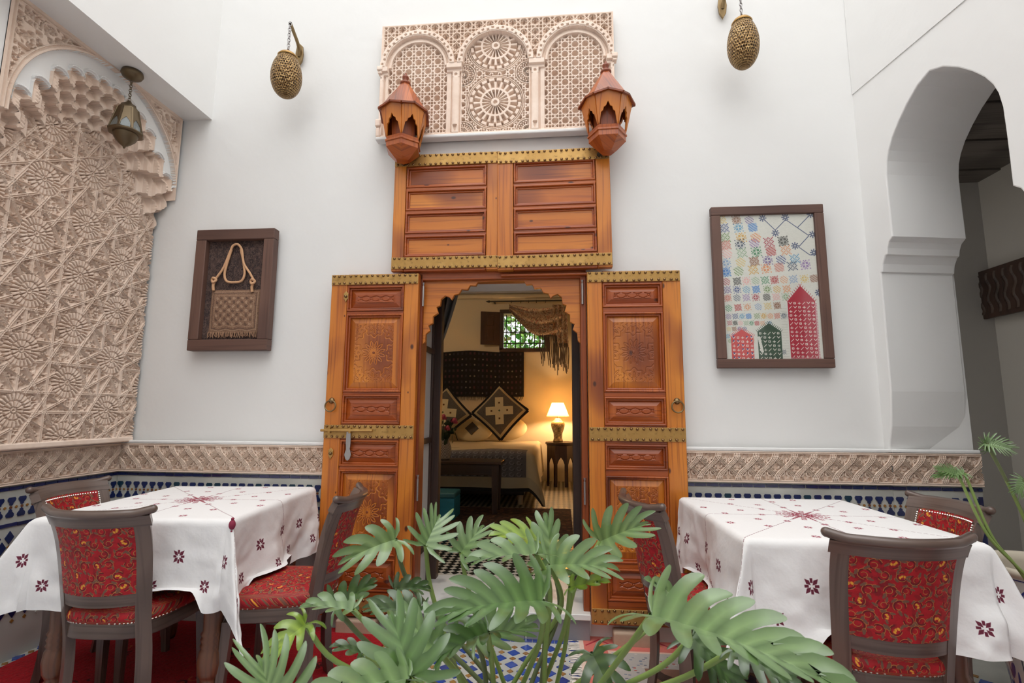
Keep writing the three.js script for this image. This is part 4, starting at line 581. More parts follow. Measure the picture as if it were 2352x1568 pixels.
copy(chair, 'red chair on the red carpet beside the door leaf with the bolt', [-1.19, 0.011, 0.66], PI / 2 + 0.16, CH);
copy(chair, 'red chair in the corner below the carved niche', [-2.11, 0.011, 0.56], -PI / 2, CH);
copy(chair, 'red chair with its back to the viewer at the table beside the arch', [1.02, 0.011, 0.94], -0.04, CH);
copy(chair, 'red chair on the patterned rug before the door leaf with the plain ring', [0.575, 0.011, 0.57], -PI / 2 + 0.25, CH);
copy(chair, 'red chair between the tiled pier and the blue and white pot', [1.35, 0.011, 0.56], PI / 2 + 0.1, CH);

// ---------------------------------------------------------------- carpets
{
  const m = mat({ roughness: 1, bumpMap: rep(plasterBump, 12, 12), bumpScale: 0.006, map: canvasTex(512, 512, (c, w, h) => { c.fillStyle = '#a80a18'; c.fillRect(0, 0, w, h); for (let i = 0; i < 9000; i++) { c.fillStyle = i % 2 ? 'rgba(190,18,32,0.5)' : 'rgba(120,4,14,0.5)'; c.fillRect(rnd() * w, rnd() * h, 3, 3); } for (const [x, y] of [[70, 80], [300, 60], [440, 250], [150, 300], [330, 420], [60, 460]]) { for (let k = 0; k < 9; k++) { c.strokeStyle = k % 3 ? 'rgba(60,10,12,0.7)' : 'rgba(190,110,50,0.6)'; c.lineWidth = 5; c.beginPath(); c.arc(x + rr(-26, 26), y + rr(-26, 26), rr(4, 14), rnd() * 6, rnd() * 6 + 3); c.stroke(); } } }) });
  const g = rbox(1.66, 0.012, 1.0, 0, 0.006, 0, 0.005, 2); const p = g.attributes.position, uv = g.attributes.uv; for (let i = 0; i < p.count; i++) uv.setXY(i, p.getX(i), p.getZ(i));
  const r = single('carpet', g, m, 'plain red carpet with faint scrolls under the table beside the carved niche', 'carpet'); r.position.set(-1.735, 0, 0.525); r.rotation.y = 0.0;
}
{
  const t = thing('patterned_rug', 'salmon patterned rug with a fringe under the table beside the arch', 'rug', [0.92, 0, 0.75], 0.02);
  const m = mat({ roughness: 1, bumpMap: rep(plasterBump, 10, 10), bumpScale: 0.005, map: canvasTex(1024, 900, (c, w, h) => {
    c.fillStyle = '#d9766a'; c.fillRect(0, 0, w, h); const star = (x, y, s, col) => { c.fillStyle = col; c.save(); c.translate(x, y); for (let k = 0; k < 4; k++) { c.rotate(PI / 2); c.beginPath(); c.moveTo(0, 0); c.lineTo(s * 0.4, s * 0.4); c.lineTo(0, s); c.lineTo(-s * 0.4, s * 0.4); c.fill(); } c.restore(); };
    c.fillStyle = '#e9cdbd'; c.fillRect(0, 0, w, 8); c.fillRect(0, 0, 14, h); c.strokeStyle = '#b02f3c'; c.lineWidth = 6; for (let i = 0; i < 12; i++) { c.beginPath(); c.moveTo(20 + i * 90, 70); c.lineTo(65 + i * 90, 30); c.lineTo(110 + i * 90, 70); c.stroke(); star(65 + i * 90, 60, 16, i % 2 ? '#5c4a3c' : '#e08a4a'); } for (let j = 0; j < 11; j++) { star(45, 120 + j * 80, 20, j % 2 ? '#c0434a' : '#e09a6a'); }
    c.fillStyle = '#e6c0ae'; c.fillRect(86, 96, w - 172, h - 192); c.fillStyle = '#b8b2ac'; c.fillRect(96, 106, w - 192, h - 212); for (let i = 0; i < 1500; i++) { c.fillStyle = ['#7c8494', '#d0c4ba', '#b05a50', '#6a6a78'][i % 4]; c.fillRect(100 + rnd() * (w - 206), 110 + rnd() * (h - 226), 8, 5); }
    c.fillStyle = '#8f6a58'; c.fillRect(180, 190, w - 360, h - 380); for (let j = 0; j < 6; j++) for (let i = 0; i < 8; i++) star(220 + i * 84, 230 + j * 88, 30, ['#4a3830', '#b8605a', '#c8a888', '#5a4a5a'][(i + j * 3) % 4]);
  }) });
  const g = rbox(1.64, 0.01, 1.6, 0, 0.005, 0, 0.004, 2), p = g.attributes.position, uv = g.attributes.uv; for (let i = 0; i < p.count; i++) uv.setXY(i, p.getX(i) / 1.64 + 0.5, 0.5 - p.getZ(i) / 1.6); part('pile', g, m, t);
  const f = []; for (let i = 0; i < 150; i++) { const z = -0.79 + i * 0.0106, b = rr(-0.012, 0.012); f.push(tube([[-0.815, 0.006, z], [-0.84, 0.007, z + b], [-0.865 - rnd() * 0.015, 0.005, z + b * 2]], 0.003, 4, 4)); } part('fringe', M(f), mat({ color: hex('#e6dcd2'), roughness: 1 }), t, 'stuff');
}
{ // blue and white pot by the arch
  const t = thing('painted_pot', 'large white ceramic planter painted with blue leaves beside the table by the arch', 'planter', [1.93, 0, 0.58]); t.scale.set(0.95, 0.94, 0.95);
  const pt = canvasTex(1024, 512, (c, w, h) => { c.fillStyle = '#d9d8d2'; c.fillRect(0, 0, w, h); c.fillStyle = '#2c2f78'; c.fillRect(0, 40, w, 26); c.fillRect(0, 78, w, 5); c.fillRect(0, 430, w, 40); for (let i = 0; i < 16; i++) { const x = i * 64; c.strokeStyle = '#3a4488'; c.lineWidth = 6; c.beginPath(); c.arc(x + 32, 140, 26, 0.3, 5); c.stroke(); c.fillStyle = i % 2 ? '#343f8c' : '#4c5a70'; for (let k = 0; k < 7; k++) { c.beginPath(); c.ellipse(x + 32 + Math.cos(k * 0.9) * 22, 240 + k * 26 + Math.sin(k) * 8, 8, 17, k * 0.9, 0, TAU); c.fill(); } c.fillStyle = '#48505a'; c.fillRect(x + 29, 180, 4, 240); c.fillStyle = '#343f8c'; c.beginPath(); c.ellipse(x + 62, 300, 7, 30, 0.3, 0, TAU); c.fill(); c.beginPath(); c.ellipse(x + 8, 200, 10, 15, 0.6, 0, TAU); c.fill(); } });
  part('body', lathe([[0, 0], [0.13, 0], [0.15, 0.02], [0.185, 0.25], [0.212, 0.5], [0.218, 0.585], [0.224, 0.6]], 48), pmat({ map: pt, roughness: 0.25, clearcoat: 0.4 }), t);
  part('rim', lathe([[0.224, 0.6], [0.238, 0.612], [0.238, 0.628], [0.225, 0.636], [0.2, 0.63], [0.196, 0.6], [0.19, 0.5]], 48), pmat({ color: new THREE.Color(0.78, 0.7, 0.56), roughness: 0.4, clearcoat: 0.3 }), t);
  part('soil', lathe([[0.192, 0.54], [0.1, 0.555], [0, 0.56]], 32), mat({ color: hex('#4a3524'), roughness: 1, bumpMap: plasterBump, bumpScale: 0.03 }), t);
}

// ---------------------------------------------------------------- bedroom behind the doorway
{
  const zB = -5.0, h = 3.02;
  const s = shape([[-3.4, 0], [0.9, 0], [0.9, h], [-3.4, h]]), hole = new THREE.Path([[-0.9, 2.14], [-0.9, 2.7], [-0.2, 2.7], [-0.2, 2.14]].map((p) => new THREE.Vector2(...p))); s.holes.push(hole);
  single('wall_bedroom_back', uvm(ext(s, 0.25).translate(0, 0, zB - 0.25)), creamWall, 'cream bedroom wall with a small barred window', 'wall', null, STRUCT);
  single('wall_bedroom_left', uvm(box(0.2, h, 4.6, -3.3, h / 2, -2.75)), creamWall, 'cream bedroom wall hidden beside the bed', 'wall', null, STRUCT);
  single('wall_bedroom_right', uvm(box(0.2, h, 4.6, 0.48, h / 2, -2.75)), creamWall, 'cream bedroom wall beside the lamp table', 'wall', null, STRUCT);
  single('wall_bedroom_front', uvm(M([box(2.45, h, 0.05, -2.1, h / 2, -0.5), box(0.45, h, 0.05, 0.38, h / 2, -0.5), box(1.0, h - 1.99, 0.05, -0.36, (h + 1.99) / 2, -0.5)])), creamWall, 'cream inner face of the doorway wall', 'wall', null, STRUCT);
  single('ceiling', uvm(box(4.2, 0.12, 4.9, -1.4, h + 0.06, -2.8)), creamWall, 'cream ceiling of the bedroom', 'ceiling', null, STRUCT);
  single('trim_6', uvm(rbox(3.8, 0.06, 0.06, -1.4, h - 0.05, zB + 0.03, 0.02, 2), 'x'), creamWall, 'plain cornice along the bedroom ceiling', 'cornice', null, STRUCT);
  const f = thing('floor_bedroom', 'bedroom floor of small black and white diamond tiles', 'floor', [0, 0, 0], 0, null, STRUCT);
  const chk = tex(64, 64, (u, v) => ((u < 0.5) !== (v < 0.5) ? [22, 26, 24] : [172, 164, 148])); chk.magFilter = THREE.LinearFilter; chk.center.set(0, 0); chk.rotation = PI / 4; chk.repeat.set(11.8, 11.8);
  part('white_field', uvm(box(3.9, 0.1, 1.0, -1.4, 0.094, -1.0)), pmat({ color: new THREE.Color(0.6, 0.57, 0.5), roughness: 0.5 }), f);
  part('far_field', uvm(box(3.9, 0.1, 3.55, -1.4, 0.094, -3.275), 'z'), mat({ map: chk, roughness: 0.55 }), f);
  const g = T(new THREE.CylinderGeometry(0.0288, 0.0292, 0.003, 4, 1), 0, 0.1455, 0), rest = [];
  for (let j = 0; j < 16; j++) for (let i = 0; i < 24; i++) { const x = -1.05 + i * 0.06, z = -0.545 - j * 0.06; if (x > 0.38 || z < -1.48) continue; if (x > -0.88 && x < 0.13) { const m = part('floor_tile', g, glazeBlack[(rnd() * 2) | 0], f); m.position.set(x + rr(-0.0006, 0.0006), 0, z + rr(-0.0006, 0.0006)); } else rest.push(g.clone().translate(x, 0, z)); }
  part('further_black_tiles', M(rest), glazeBlack[0], f, 'stuff');
}
{ // barred window with shutter, garden behind
  const w = thing('window_1', 'small barred bedroom window with a brown frame and one open shutter', 'window', [0, 0, -5.0], 0, null, STRUCT);
  part('frame', uvm(M([rbox(0.78, 0.06, 0.1, -0.55, 2.73, 0.0, 0.006), rbox(0.78, 0.06, 0.1, -0.55, 2.12, 0.0, 0.006), rbox(0.06, 0.6, 0.1, -0.915, 2.42, 0.0, 0.006), rbox(0.06, 0.6, 0.1, -0.19, 2.42, 0.0, 0.006)])), darkWood, w);
  for (let i = 0; i < 9; i++) part('bar', cyl(0.007, 0.007, 0.56, 8, -0.85 + i * 0.0745, 2.42, -0.1), iron, w);
  for (const y of [2.24, 2.42, 2.6]) part('cross_bar', box(0.7, 0.014, 0.006, -0.55, y, -0.1), iron, w);
  for (let i = 0; i < 8; i++) part('scroll', new THREE.TorusGeometry(0.026, 0.004, 6, 16).translate(-0.813 + i * 0.0745, 2.42, -0.1), iron, w);
  const s = part('shutter', uvm(rbox(0.3, 0.52, 0.03, 0, 0, 0, 0.005)), darkWood, w); s.position.set(-1.085, 2.46, 0.075); s.rotation.y = 0.25; for (const y of [-0.12, 0.12]) part('shutter_panel', uvm(rbox(0.1, 0.17, 0.012, 0, y, 0.018, 0.004)), darkWood, s);
}
function leafCloud(name, label, cx, cy, cz, R, n, col) {
  const g = new THREE.CircleGeometry(0.055, 6).scale(0.6, 1, 1), im = new THREE.InstancedMesh(g, mat({ color: 0xffffff, roughness: 0.7 }), n), o = new THREE.Object3D(), c = new THREE.Color();
  for (let i = 0; i < n; i++) { o.position.set(cx + rr(-R[0], R[0]), cy + rr(-R[1], R[1]), cz + rr(-R[2], R[2])); o.rotation.set(rnd() * 6, rnd() * 6, rnd() * 6); o.scale.setScalar(rr(0.6, 1.6)); o.updateMatrix(); im.setMatrixAt(i, o.matrix); c.setRGB(col[0] * rr(0.5, 1.5), col[1] * rr(0.6, 1.4), col[2] * rr(0.5, 1.4)); im.setColorAt(i, c); }
  im.name = numbered(name); im.userData = { label, category: 'foliage', kind: 'stuff' }; scene.add(im);
}
leafCloud('garden_foliage', 'sunlit green garden foliage outside the barred window', -0.9, 2.8, -7.0, [1.6, 1.3, 0.5], 5200, [0.22, 0.42, 0.08]);
single('ground_garden', box(8, 0.1, 4, -1, 0.9, -7.4), mat({ color: hex('#5a6a38'), roughness: 1 }), 'green garden ground outside the bedroom window', 'ground', null, STRUCT);
{ // curtain rod and the shawl over it
  const t = thing('curtain_rod', 'thin iron curtain rod with finials over the bedroom window', 'curtain rod', [0, 0, -4.86]);
  part('rod', cyl(0.011, 0.011, 1.3, 10).rotateZ(PI / 2).translate(-0.45, 2.87, 0), iron, t); for (const x of [-1.1, 0.2]) part('finial', M([new THREE.SphereGeometry(0.02, 10, 8).translate(x, 2.87, 0), T(new THREE.ConeGeometry(0.018, 0.05, 8), 0, 0, 0, 0, 0, x < 0 ? PI / 2 : -PI / 2).translate(x + (x < 0 ? -0.03 : 0.03), 2.87, 0)]), iron, t);
  for (const x of [-0.75, -0.6, -0.48, -0.36, -0.22]) part('ring', new THREE.TorusGeometry(0.022, 0.004, 6, 16).rotateY(PI / 2).translate(x, 2.86, 0), iron, t);
  for (const x of [-1.02, 0.12]) part('bracket', box(0.02, 0.02, 0.14, x, 2.87, -0.07), iron, t);
  const sm = mat({ roughness: 1, map: canvasTex(256, 256, (c, w, h) => { c.fillStyle = '#a08c7a'; c.fillRect(0, 0, w, h); for (let i = 0; i < 500; i++) { c.fillStyle = ['#806454', '#c0aa94', '#8c5c54', '#6a6058'][i % 4]; c.beginPath(); c.arc(rnd() * w, rnd() * h, 2 + rnd() * 5, 0, TAU); c.fill(); } }) });
  const s = thing('shawl', 'fringed brown shawl hung in a swag from the curtain rod', 'shawl', [0, 0, -4.86]);
  part('swag', M([grid(30, 12, (u, v) => { const x = mix(-0.78, 0.02, u), sag = 0.2 * Math.sin(PI * u * 0.9) + 0.06 * u; return [x, 2.82 - sag * (0.35 + v * 0.9) - v * (0.1 + 0.2 * u), 0.03 + 0.03 * Math.sin(v * 14 + u * 3), u * 2, v]; }), grid(10, 16, (u, v) => [mix(-0.12, 0.1, u) + 0.03 * v, 2.8 - v * 0.66, 0.03 + 0.03 * Math.sin(u * 18 + v * 3), u, v])]), sm, s);
  const f = []; for (let i = 0; i < 44; i++) { const a = i / 44, x = a < 0.4 ? mix(-0.3, -0.05, a / 0.4) : mix(-0.1, 0.13, (a - 0.4) / 0.6), y0 = a < 0.4 ? 2.32 + 0.1 * (0.4 - a) : 2.2; f.push(tube([[x, y0, 0.04], [x + rr(-0.02, 0.02), y0 - 0.15, 0.05], [x + rr(-0.02, 0.02), y0 - rr(0.25, 0.5), 0.04]], 0.006, 4, 4)); } part('fringe', M(f), mat({ color: hex('#4c4038'), roughness: 1 }), s, 'stuff');
}
{ // grey curtain tied at the door side
  single('curtain', grid(24, 20, (u, v) => { const x = mix(-0.86, -0.62 - 0.24 * v * v, u), y = 2.6 - v * 1.2; return [x - 0.05 * v, y, -0.56 + 0.03 * Math.sin(u * 22)]; }), mat({ color: hex('#77746f'), roughness: 1 }), 'grey curtain gathered at the inner side of the bedroom doorway', 'curtain');
}
{ // ceiling lamp over the bed, out of the doorway's view
  const t = thing('ceiling_lamp', 'round glass ceiling lamp over the hidden side of the bed', 'lamp', [-2.2, 2.8, -2.6]); part('globe', new THREE.SphereGeometry(0.14, 20, 14), mat({ color: 0xffffff, emissive: hex('#ffe0b0'), emissiveIntensity: 1.5 }), t); part('rod', cyl(0.01, 0.01, 0.1, 8, 0, 0.17, 0), oldBrass, t);
  const p = new THREE.PointLight(0xffe6c4, 1.3, 0, 2); p.castShadow = true; p.shadow.radius = 8; p.name = 'ceiling_lamp_light'; t.add(p);
}
{ // black woven hanging
  const t = thing('wall_hanging', 'black woven wall hanging with small pale motifs above the bed', 'wall hanging', [-1.42, 1.75, -4.985]);
  part('textile', grid(40, 14, (u, v) => [(u - 0.5) * 1.72, (v - 0.5) * 0.7 - 0.015 * Math.sin(PI * u * 3) * v, 0.012 + 0.008 * Math.sin(u * 40)]), mat({ roughness: 1, map: canvasTex(1024, 420, (c, w, h) => { c.fillStyle = '#17171b'; c.fillRect(0, 0, w, h); for (let j = 0; j < 8; j++) for (let i = 0; i < 26; i++) { const x = 20 + i * 39, y = 26 + j * 52, k = Math.floor(hash(i, j, 3) * 6.4) % 6; c.fillStyle = ['#30303a', '#4a3a3c', '#3c3c48', '#6a6660', '#2a2a32', '#50303a'][k]; if (k === 3) { c.beginPath(); c.arc(x, y, 8, 0, TAU); c.fill(); } else { c.fillRect(x - 9, y - 12, 6, 22); c.fillRect(x, y - 12, 6, 22); } } }) }), t);
  const f = []; for (let i = 0; i < 90; i++) { const x = -0.85 + i * 0.019; f.push(tube([[x, -0.34, 0.02], [x + rr(-0.006, 0.006), -0.37, 0.025], [x + rr(-0.01, 0.01), -0.39 - rnd() * 0.03, 0.02]], 0.003, 3, 4)); } part('fringe', M(f), mat({ color: hex('#3a3836'), roughness: 1 }), t, 'stuff');
}
{ // bed
  const t = thing('bed', 'low bed with a cream and grey patterned cover and pale feet', 'bed', [0, 0, 0]);
  const y0 = 0.144, x0 = -2.3, x1 = -0.36, z0 = -4.85, z1 = -2.92, top = 0.74;
  part('base', uvm(rbox(x1 - x0 - 0.1, 0.14, z1 - z0 - 0.1, (x0 + x1) / 2, y0 + 0.18, (z0 + z1) / 2, 0.01), 'x'), darkWood, t); part('mattress', rbox(x1 - x0 - 0.04, 0.3, z1 - z0 - 0.04, (x0 + x1) / 2, 0.56, (z0 + z1) / 2, 0.06, 3), mat({ color: hex('#cfc4ae'), roughness: 1 }), t);
  for (const [x, z] of [[x1 - 0.1, z1 - 0.12], [x0 + 0.1, z1 - 0.12], [x1 - 0.1, z0 + 0.1], [x0 + 0.1, z0 + 0.1]]) part('leg', cyl(0.035, 0.028, 0.13, 14, x, y0 + 0.065, z), mat({ color: hex('#b8a284'), roughness: 0.6 }), t);
  const cm = mat({ roughness: 1, map: canvasTex(1024, 1024, (c, w, h) => {
    c.fillStyle = '#b9ac92'; c.fillRect(0, 0, w, h); c.fillStyle = '#64626a'; const ys = 745; c.beginPath(); c.moveTo(0, ys + 60); c.quadraticCurveTo(160, ys - 70, 330, ys + 10); c.quadraticCurveTo(400, ys + 60, 440, ys + 110); c.lineTo(470, ys + 150); c.lineTo(500, ys + 110); c.quadraticCurveTo(560, ys - 20, 700, ys - 50); c.quadraticCurveTo(800, ys - 60, 850, ys - 10); c.lineTo(850, 960); c.lineTo(0, 960); c.fill();
    c.strokeStyle = '#8a8890'; c.lineWidth = 3; for (let j = 0; j < 12; j++) for (let i = 0; i < 30; i++) { const x = i * 29, y = ys + 20 + j * 26; if (x < 840 && y < 950) { c.beginPath(); c.arc(x + 10, y, 8, 0, 5); c.stroke(); c.fillStyle = '#46444c'; c.fillRect(x + 18, y + 4, 5, 5); } }
    c.fillStyle = '#2a2626'; for (const [x, y] of [[520, 660], [700, 665], [330, 660]]) { c.beginPath(); c.ellipse(x, y, 34, 9, 0, 0, TAU); c.fill(); } c.fillStyle = '#aaa08c'; c.fillRect(0, 960, 1024, 64); c.fillStyle = '#1c1a1c'; c.fillRect(0, 1008, 1024, 16);
  }) });
  const a = (x1 - x0) / 2 + 0.01, b = (z1 - z0) / 2 + 0.01, cx = (x0 + x1) / 2, cz = (z0 + z1) / 2;
  part('cover', grid(90, 90, (i, j) => { const u = (i * 2 - 1) * (a + 0.46), v = mix(-b, b + 0.46, j), su = Math.sign(u), du = Math.max(0, Math.abs(u) - a), dv = Math.max(0, v - b), r = Math.hypot(du, dv), re = 0.06, q = re * PI / 2, o = r < q ? re * Math.sin(r / re) : re, dr = r < q ? re * (1 - Math.cos(r / re)) : re + r - q, th = Math.atan2(dv, du), mid = du > 0 && dv > 0 ? Math.sin(2 * th) : 0; let x = Math.min(Math.abs(u), a) * su, z = Math.min(v, b), y = top - Math.min(dr, 0.56); const ex = o + 0.08 * dr + 0.02 * dr * Math.sin((du > 0 ? z : x) * 11) + 0.25 * dr * mid; if (r > 0) { x += su * Math.cos(th) * ex; z += Math.sin(th) * ex; } return [cx + x, y + 0.006 * Math.sin(u * 7) * Math.sin(v * 5), cz + z, i, 1 - j]; }), cm, t);
}
function cushion(name, label, x, y, z, s, rz, rx, m, group) {
  const c = thing(name, label, 'cushion', [x, y, z], 0, group), o = new THREE.Group(); c.rotation.set(rx, 0, rz);
  const pil = (q, sg) => grid(18, 18, (u, v) => { const a = u * 2 - 1, b = v * 2 - 1, k = 1 - 0.07 * (1 - Math.abs(a) ** 2) * Math.abs(b) ** 6 - 0.0, h = Math.pow(Math.max(0, (1 - a ** 4) * (1 - b ** 4)), 0.6); return [sg * a * s / 2 * (1 - 0.06 * (1 - b * b)), b * s / 2 * (1 - 0.06 * (1 - a * a)), sg * q * h, u, v]; });
  part('cover', M([pil(0.09, 1), pil(0.09, -1)]), m, c);
  const f = []; for (let k = 0; k < 4; k++) for (let i = 0; i < 14; i++) { const a = -1 + (i + 0.5) / 7, e = s / 2 * (1 - 0.06 * (1 - a * a)), p = new THREE.BoxGeometry(s / 13, 0.035, 0.02).translate(a * s / 2, e + 0.006, 0).rotateZ(k * PI / 2); f.push(p); } part('trim', M(f), mat({ color: hex('#1c191a'), roughness: 1 }), c, 'stuff'); return c;
}
{
  const cm = (d) => mat({ roughness: 1, map: canvasTex(512, 512, (c, w, h) => { c.fillStyle = '#57524f'; c.fillRect(0, 0, w, h); for (let i = 0; i < 6000; i++) { c.fillStyle = i % 2 ? '#615c58' : '#4a4644'; c.fillRect(rnd() * w, rnd() * h, 4, 4); } c.strokeStyle = '#aba086'; c.lineWidth = 36; c.strokeRect(18, 18, w - 36, h - 36); c.fillStyle = '#c9bd9e'; c.translate(256, 256); for (let k = 0; k < 4; k++) { c.save(); c.rotate(PI / 4 + k * PI / 2 + d); c.fillRect(36, -58, 150, 116); c.fillStyle = '#5c4028'; c.fillRect(96, -12, 24, 24); c.restore(); c.fillStyle = '#c9bd9e'; } c.fillRect(-52, -52, 104, 104); c.fillStyle = '#4c5a4c'; c.fillRect(-12, -12, 24, 24); }) });
  const m1 = cm(0);
  cushion('cushion', 'grey cushion with a cream cross standing on its corner in the middle of the bed', -0.86, 1.17, -4.42, 0.56, PI / 4 + 0.06, -0.22, m1, 'grey cross cushions on the bed');
  cushion('cushion', 'grey cushion with a cream cross half hidden by the inner door post', -1.67, 1.14, -4.42, 0.56, PI / 4 - 0.05, -0.22, m1, 'grey cross cushions on the bed');
  const pm = mat({ color: hex('#d6c8a6'), roughness: 1 });
  const p = thing('pillow', 'flat cream pillow lying behind the cross cushions', 'pillow', [-0.85, 0.93, -4.7]); p.rotation.x = -0.5; part('cover', new THREE.SphereGeometry(1, 26, 16).scale(0.36, 0.2, 0.09), pm, p);
  const q = thing('pillow', 'small cream pillow with a dark diamond lying between the cross cushions', 'pillow', [-1.28, 0.9, -4.6]); q.rotation.x = -0.4; part('cover', new THREE.SphereGeometry(1, 26, 16).scale(0.3, 0.17, 0.08), pm, q); part('diamond', T(new THREE.CylinderGeometry(0.1, 0.1, 0.02, 4), 0, 0, 0.075, PI / 2), mat({ color: hex('#55504c'), roughness: 1 }), q);
}
{ // lamp table and lamp
  const t = thing('side_table', 'dark octagonal side table with arched openings beside the bed', 'side table', [0.0, 0.144, -4.6], PI / 8);
  part('top', uvm(M([cyl(0.235, 0.235, 0.025, 8, 0, 0.592, 0), cyl(0.215, 0.225, 0.02, 8, 0, 0.57, 0)])), darkWood, t);
  for (let k = 0; k < 8; k++) part('side', uvm(ext(shape([[-0.08, 0.56], [-0.08, 0], [-0.052, 0], [-0.052, 0.3], [-0.03, 0.36], [0, 0.4], [0.03, 0.36], [0.052, 0.3], [0.052, 0], [0.08, 0], [0.08, 0.56]]), 0.015).translate(0, 0, 0.18).rotateY(k * PI / 4 + PI / 8), 'y'), darkWood, t);
  const l = thing('table_lamp', 'glowing table lamp with a cream shade and patterned vase base', 'lamp', [-0.04, 0.749, -4.6]);
  const pot = mat({ roughness: 0.4, map: canvasTex(256, 256, (c, w, h) => { c.fillStyle = '#8d7d5e'; c.fillRect(0, 0, w, h); for (let j = 0; j < 9; j++) for (let i = 0; i < 12; i++) { c.strokeStyle = (i + j) % 2 ? '#4a4034' : '#c0b08c'; c.lineWidth = 3; c.beginPath(); c.arc(i * 21 + 10, j * 28 + 14, 8, 0, 5); c.stroke(); } }) });
  part('base', lathe([[0, 0], [0.07, 0], [0.072, 0.015], [0.06, 0.05], [0.064, 0.12], [0.09, 0.19], [0.1, 0.24], [0.092, 0.275], [0.06, 0.3], [0.046, 0.31], [0.05, 0.32], [0.03, 0.33], [0, 0.33]], 28), pot, l);
  part('stem', cyl(0.01, 0.01, 0.08, 10, 0, 0.36, 0), oldBrass, l);
  part('shade', lathe([[0.165, 0.362], [0.16, 0.37], [0.085, 0.555], [0.082, 0.556]], 36), pmat({ color: hex('#f0cf8a'), transmission: 0.45, thickness: 0, roughness: 1 }), l);
  part('bulb', new THREE.SphereGeometry(0.03, 12, 8).translate(0, 0.43, 0), mat({ color: 0xffffff, emissive: hex('#ffd28a'), emissiveIntensity: 2 }), l);
  const p = new THREE.PointLight(0xffd29c, 1.8, 0, 2); p.position.set(0, 0.43, 0); p.castShadow = true; p.shadow.radius = 1.4; p.name = 'lamp_light'; l.add(p);
}
{ // bench in front of the bed, vase with roses, metal box
  const t = thing('bench', 'low dark wooden bench with square legs in front of the bed', 'bench', [-1.2, 0.157, -2.55]);
  part('seat', uvm(rbox(1.2, 0.035, 0.34, 0, 0.5, 0, 0.01, 2), 'x'), darkWood, t); part('apron', uvm(M([rbox(1.1, 0.11, 0.022, 0, 0.43, 0.13, 0.004), rbox(1.1, 0.11, 0.022, 0, 0.43, -0.13, 0.004)]), 'x'), darkWood, t);
  for (const [x, z] of [[0.53, 0.12], [-0.53, 0.12], [0.53, -0.12], [-0.53, -0.12]]) part('leg', uvm(taper(0.07, 0.07, 0.05, 0.05, 0.485).translate(x, 0.485, z)), darkWood, t);
  const v = thing('vase', 'woven white vase on the bench', 'vase', [-1.22, 0.676, -2.5]); part('body', lathe([[0, 0], [0.055, 0], [0.06, 0.02], [0.075, 0.09], [0.07, 0.14], [0.05, 0.19], [0.054, 0.215], [0.048, 0.21], [0.04, 0.17]], 28), mat({ roughness: 0.8, map: tex(128, 128, (u, w) => { const k = ((u * 24) % 1 < 0.5) !== ((w * 16) % 1 < 0.5); return k ? [196, 186, 180] : [120, 112, 110]; }) }), v);
  const fl = thing('roses', 'pink roses with dark green leaves in the woven vase', 'flowers', [-1.22, 0.874, -2.5]), pink = mat({ color: hex('#b04a68'), roughness: 0.8 }), gr = mat({ color: hex('#26391f'), roughness: 0.6 });
  for (const [x, y, z, r] of [[0.1, 0.2, 0.02, 0.045], [-0.02, 0.24, 0, 0.04], [0.04, 0.13, 0.06, 0.035], [-0.09, 0.2, 0.03, 0.04]]) { const g = []; for (let k = 0; k < 9; k++) { const a = k * 2.4, q = r * (0.3 + 0.08 * k); g.push(new THREE.SphereGeometry(r * 0.55, 8, 5, 0, PI, 0, PI * 0.7).rotateY(a).translate(Math.cos(a) * q * 0.5, y + r * 0.3 - k * 0.003, Math.sin(a) * q * 0.5)); } part('flower', M(g.map((e) => e.translate(x, 0, z))), pink, fl); part('stem', tube([[0, -0.14, 0], [x * 0.5, y * 0.5, z * 0.5], [x, y, z]], 0.004, 10, 5), gr, fl); }
  const lf = new THREE.SphereGeometry(1, 8, 6).scale(0.022, 0.05, 0.005); for (let i = 0; i < 34; i++) { const m = part('leaf', lf, gr, fl); m.position.set(rr(-0.13, 0.14), rr(0.0, 0.18), rr(-0.06, 0.09)); m.rotation.set(rr(-1, 1), rr(-1.5, 1.5), rr(-1.6, 1.6)); }
  const b = thing('metal_box', 'blue painted metal box with a silver clasp beside the bench', 'box', [-1.24, 0.157, -2.2]), bl = mat({ color: new THREE.Color(0.02, 0.26, 0.42), roughness: 0.4, bumpMap: plasterBump, bumpScale: 0.004 });
  part('body', rbox(0.46, 0.2, 0.3, 0, 0.1, 0, 0.012, 2), bl, b); part('lid', M([rbox(0.47, 0.05, 0.31, 0, 0.225, 0, 0.018, 2)]), mat({ color: new THREE.Color(0.05, 0.2, 0.26), roughness: 0.35 }), b); part('clasp', M([rbox(0.04, 0.08, 0.012, 0.07, 0.17, 0.158, 0.004), new THREE.TorusGeometry(0.02, 0.004, 6, 14).translate(0.07, 0.12, 0.164)]), steel, b);
  const rg = rbox(1.9, 0.012, 1.25, -0.85, 0.15, -2.15, 0.004), p = rg.attributes.position, uv = rg.attributes.uv; for (let i = 0; i < p.count; i++) uv.setXY(i, p.getX(i), p.getZ(i));
  single('bedroom_rug', rg, mat({ roughness: 1, map: canvasTex(256, 256, (c, w, h) => { c.fillStyle = '#3a2620'; c.fillRect(0, 0, w, h); for (let i = 0; i < 700; i++) { c.fillStyle = ['#5a3a2c', '#2a1a18', '#6c4a34', '#4a2424'][i % 4]; c.fillRect(rnd() * w, rnd() * h, 9, 6); } }) }), 'dark brown patterned rug on the bedroom tiles before the bed', 'rug');
}

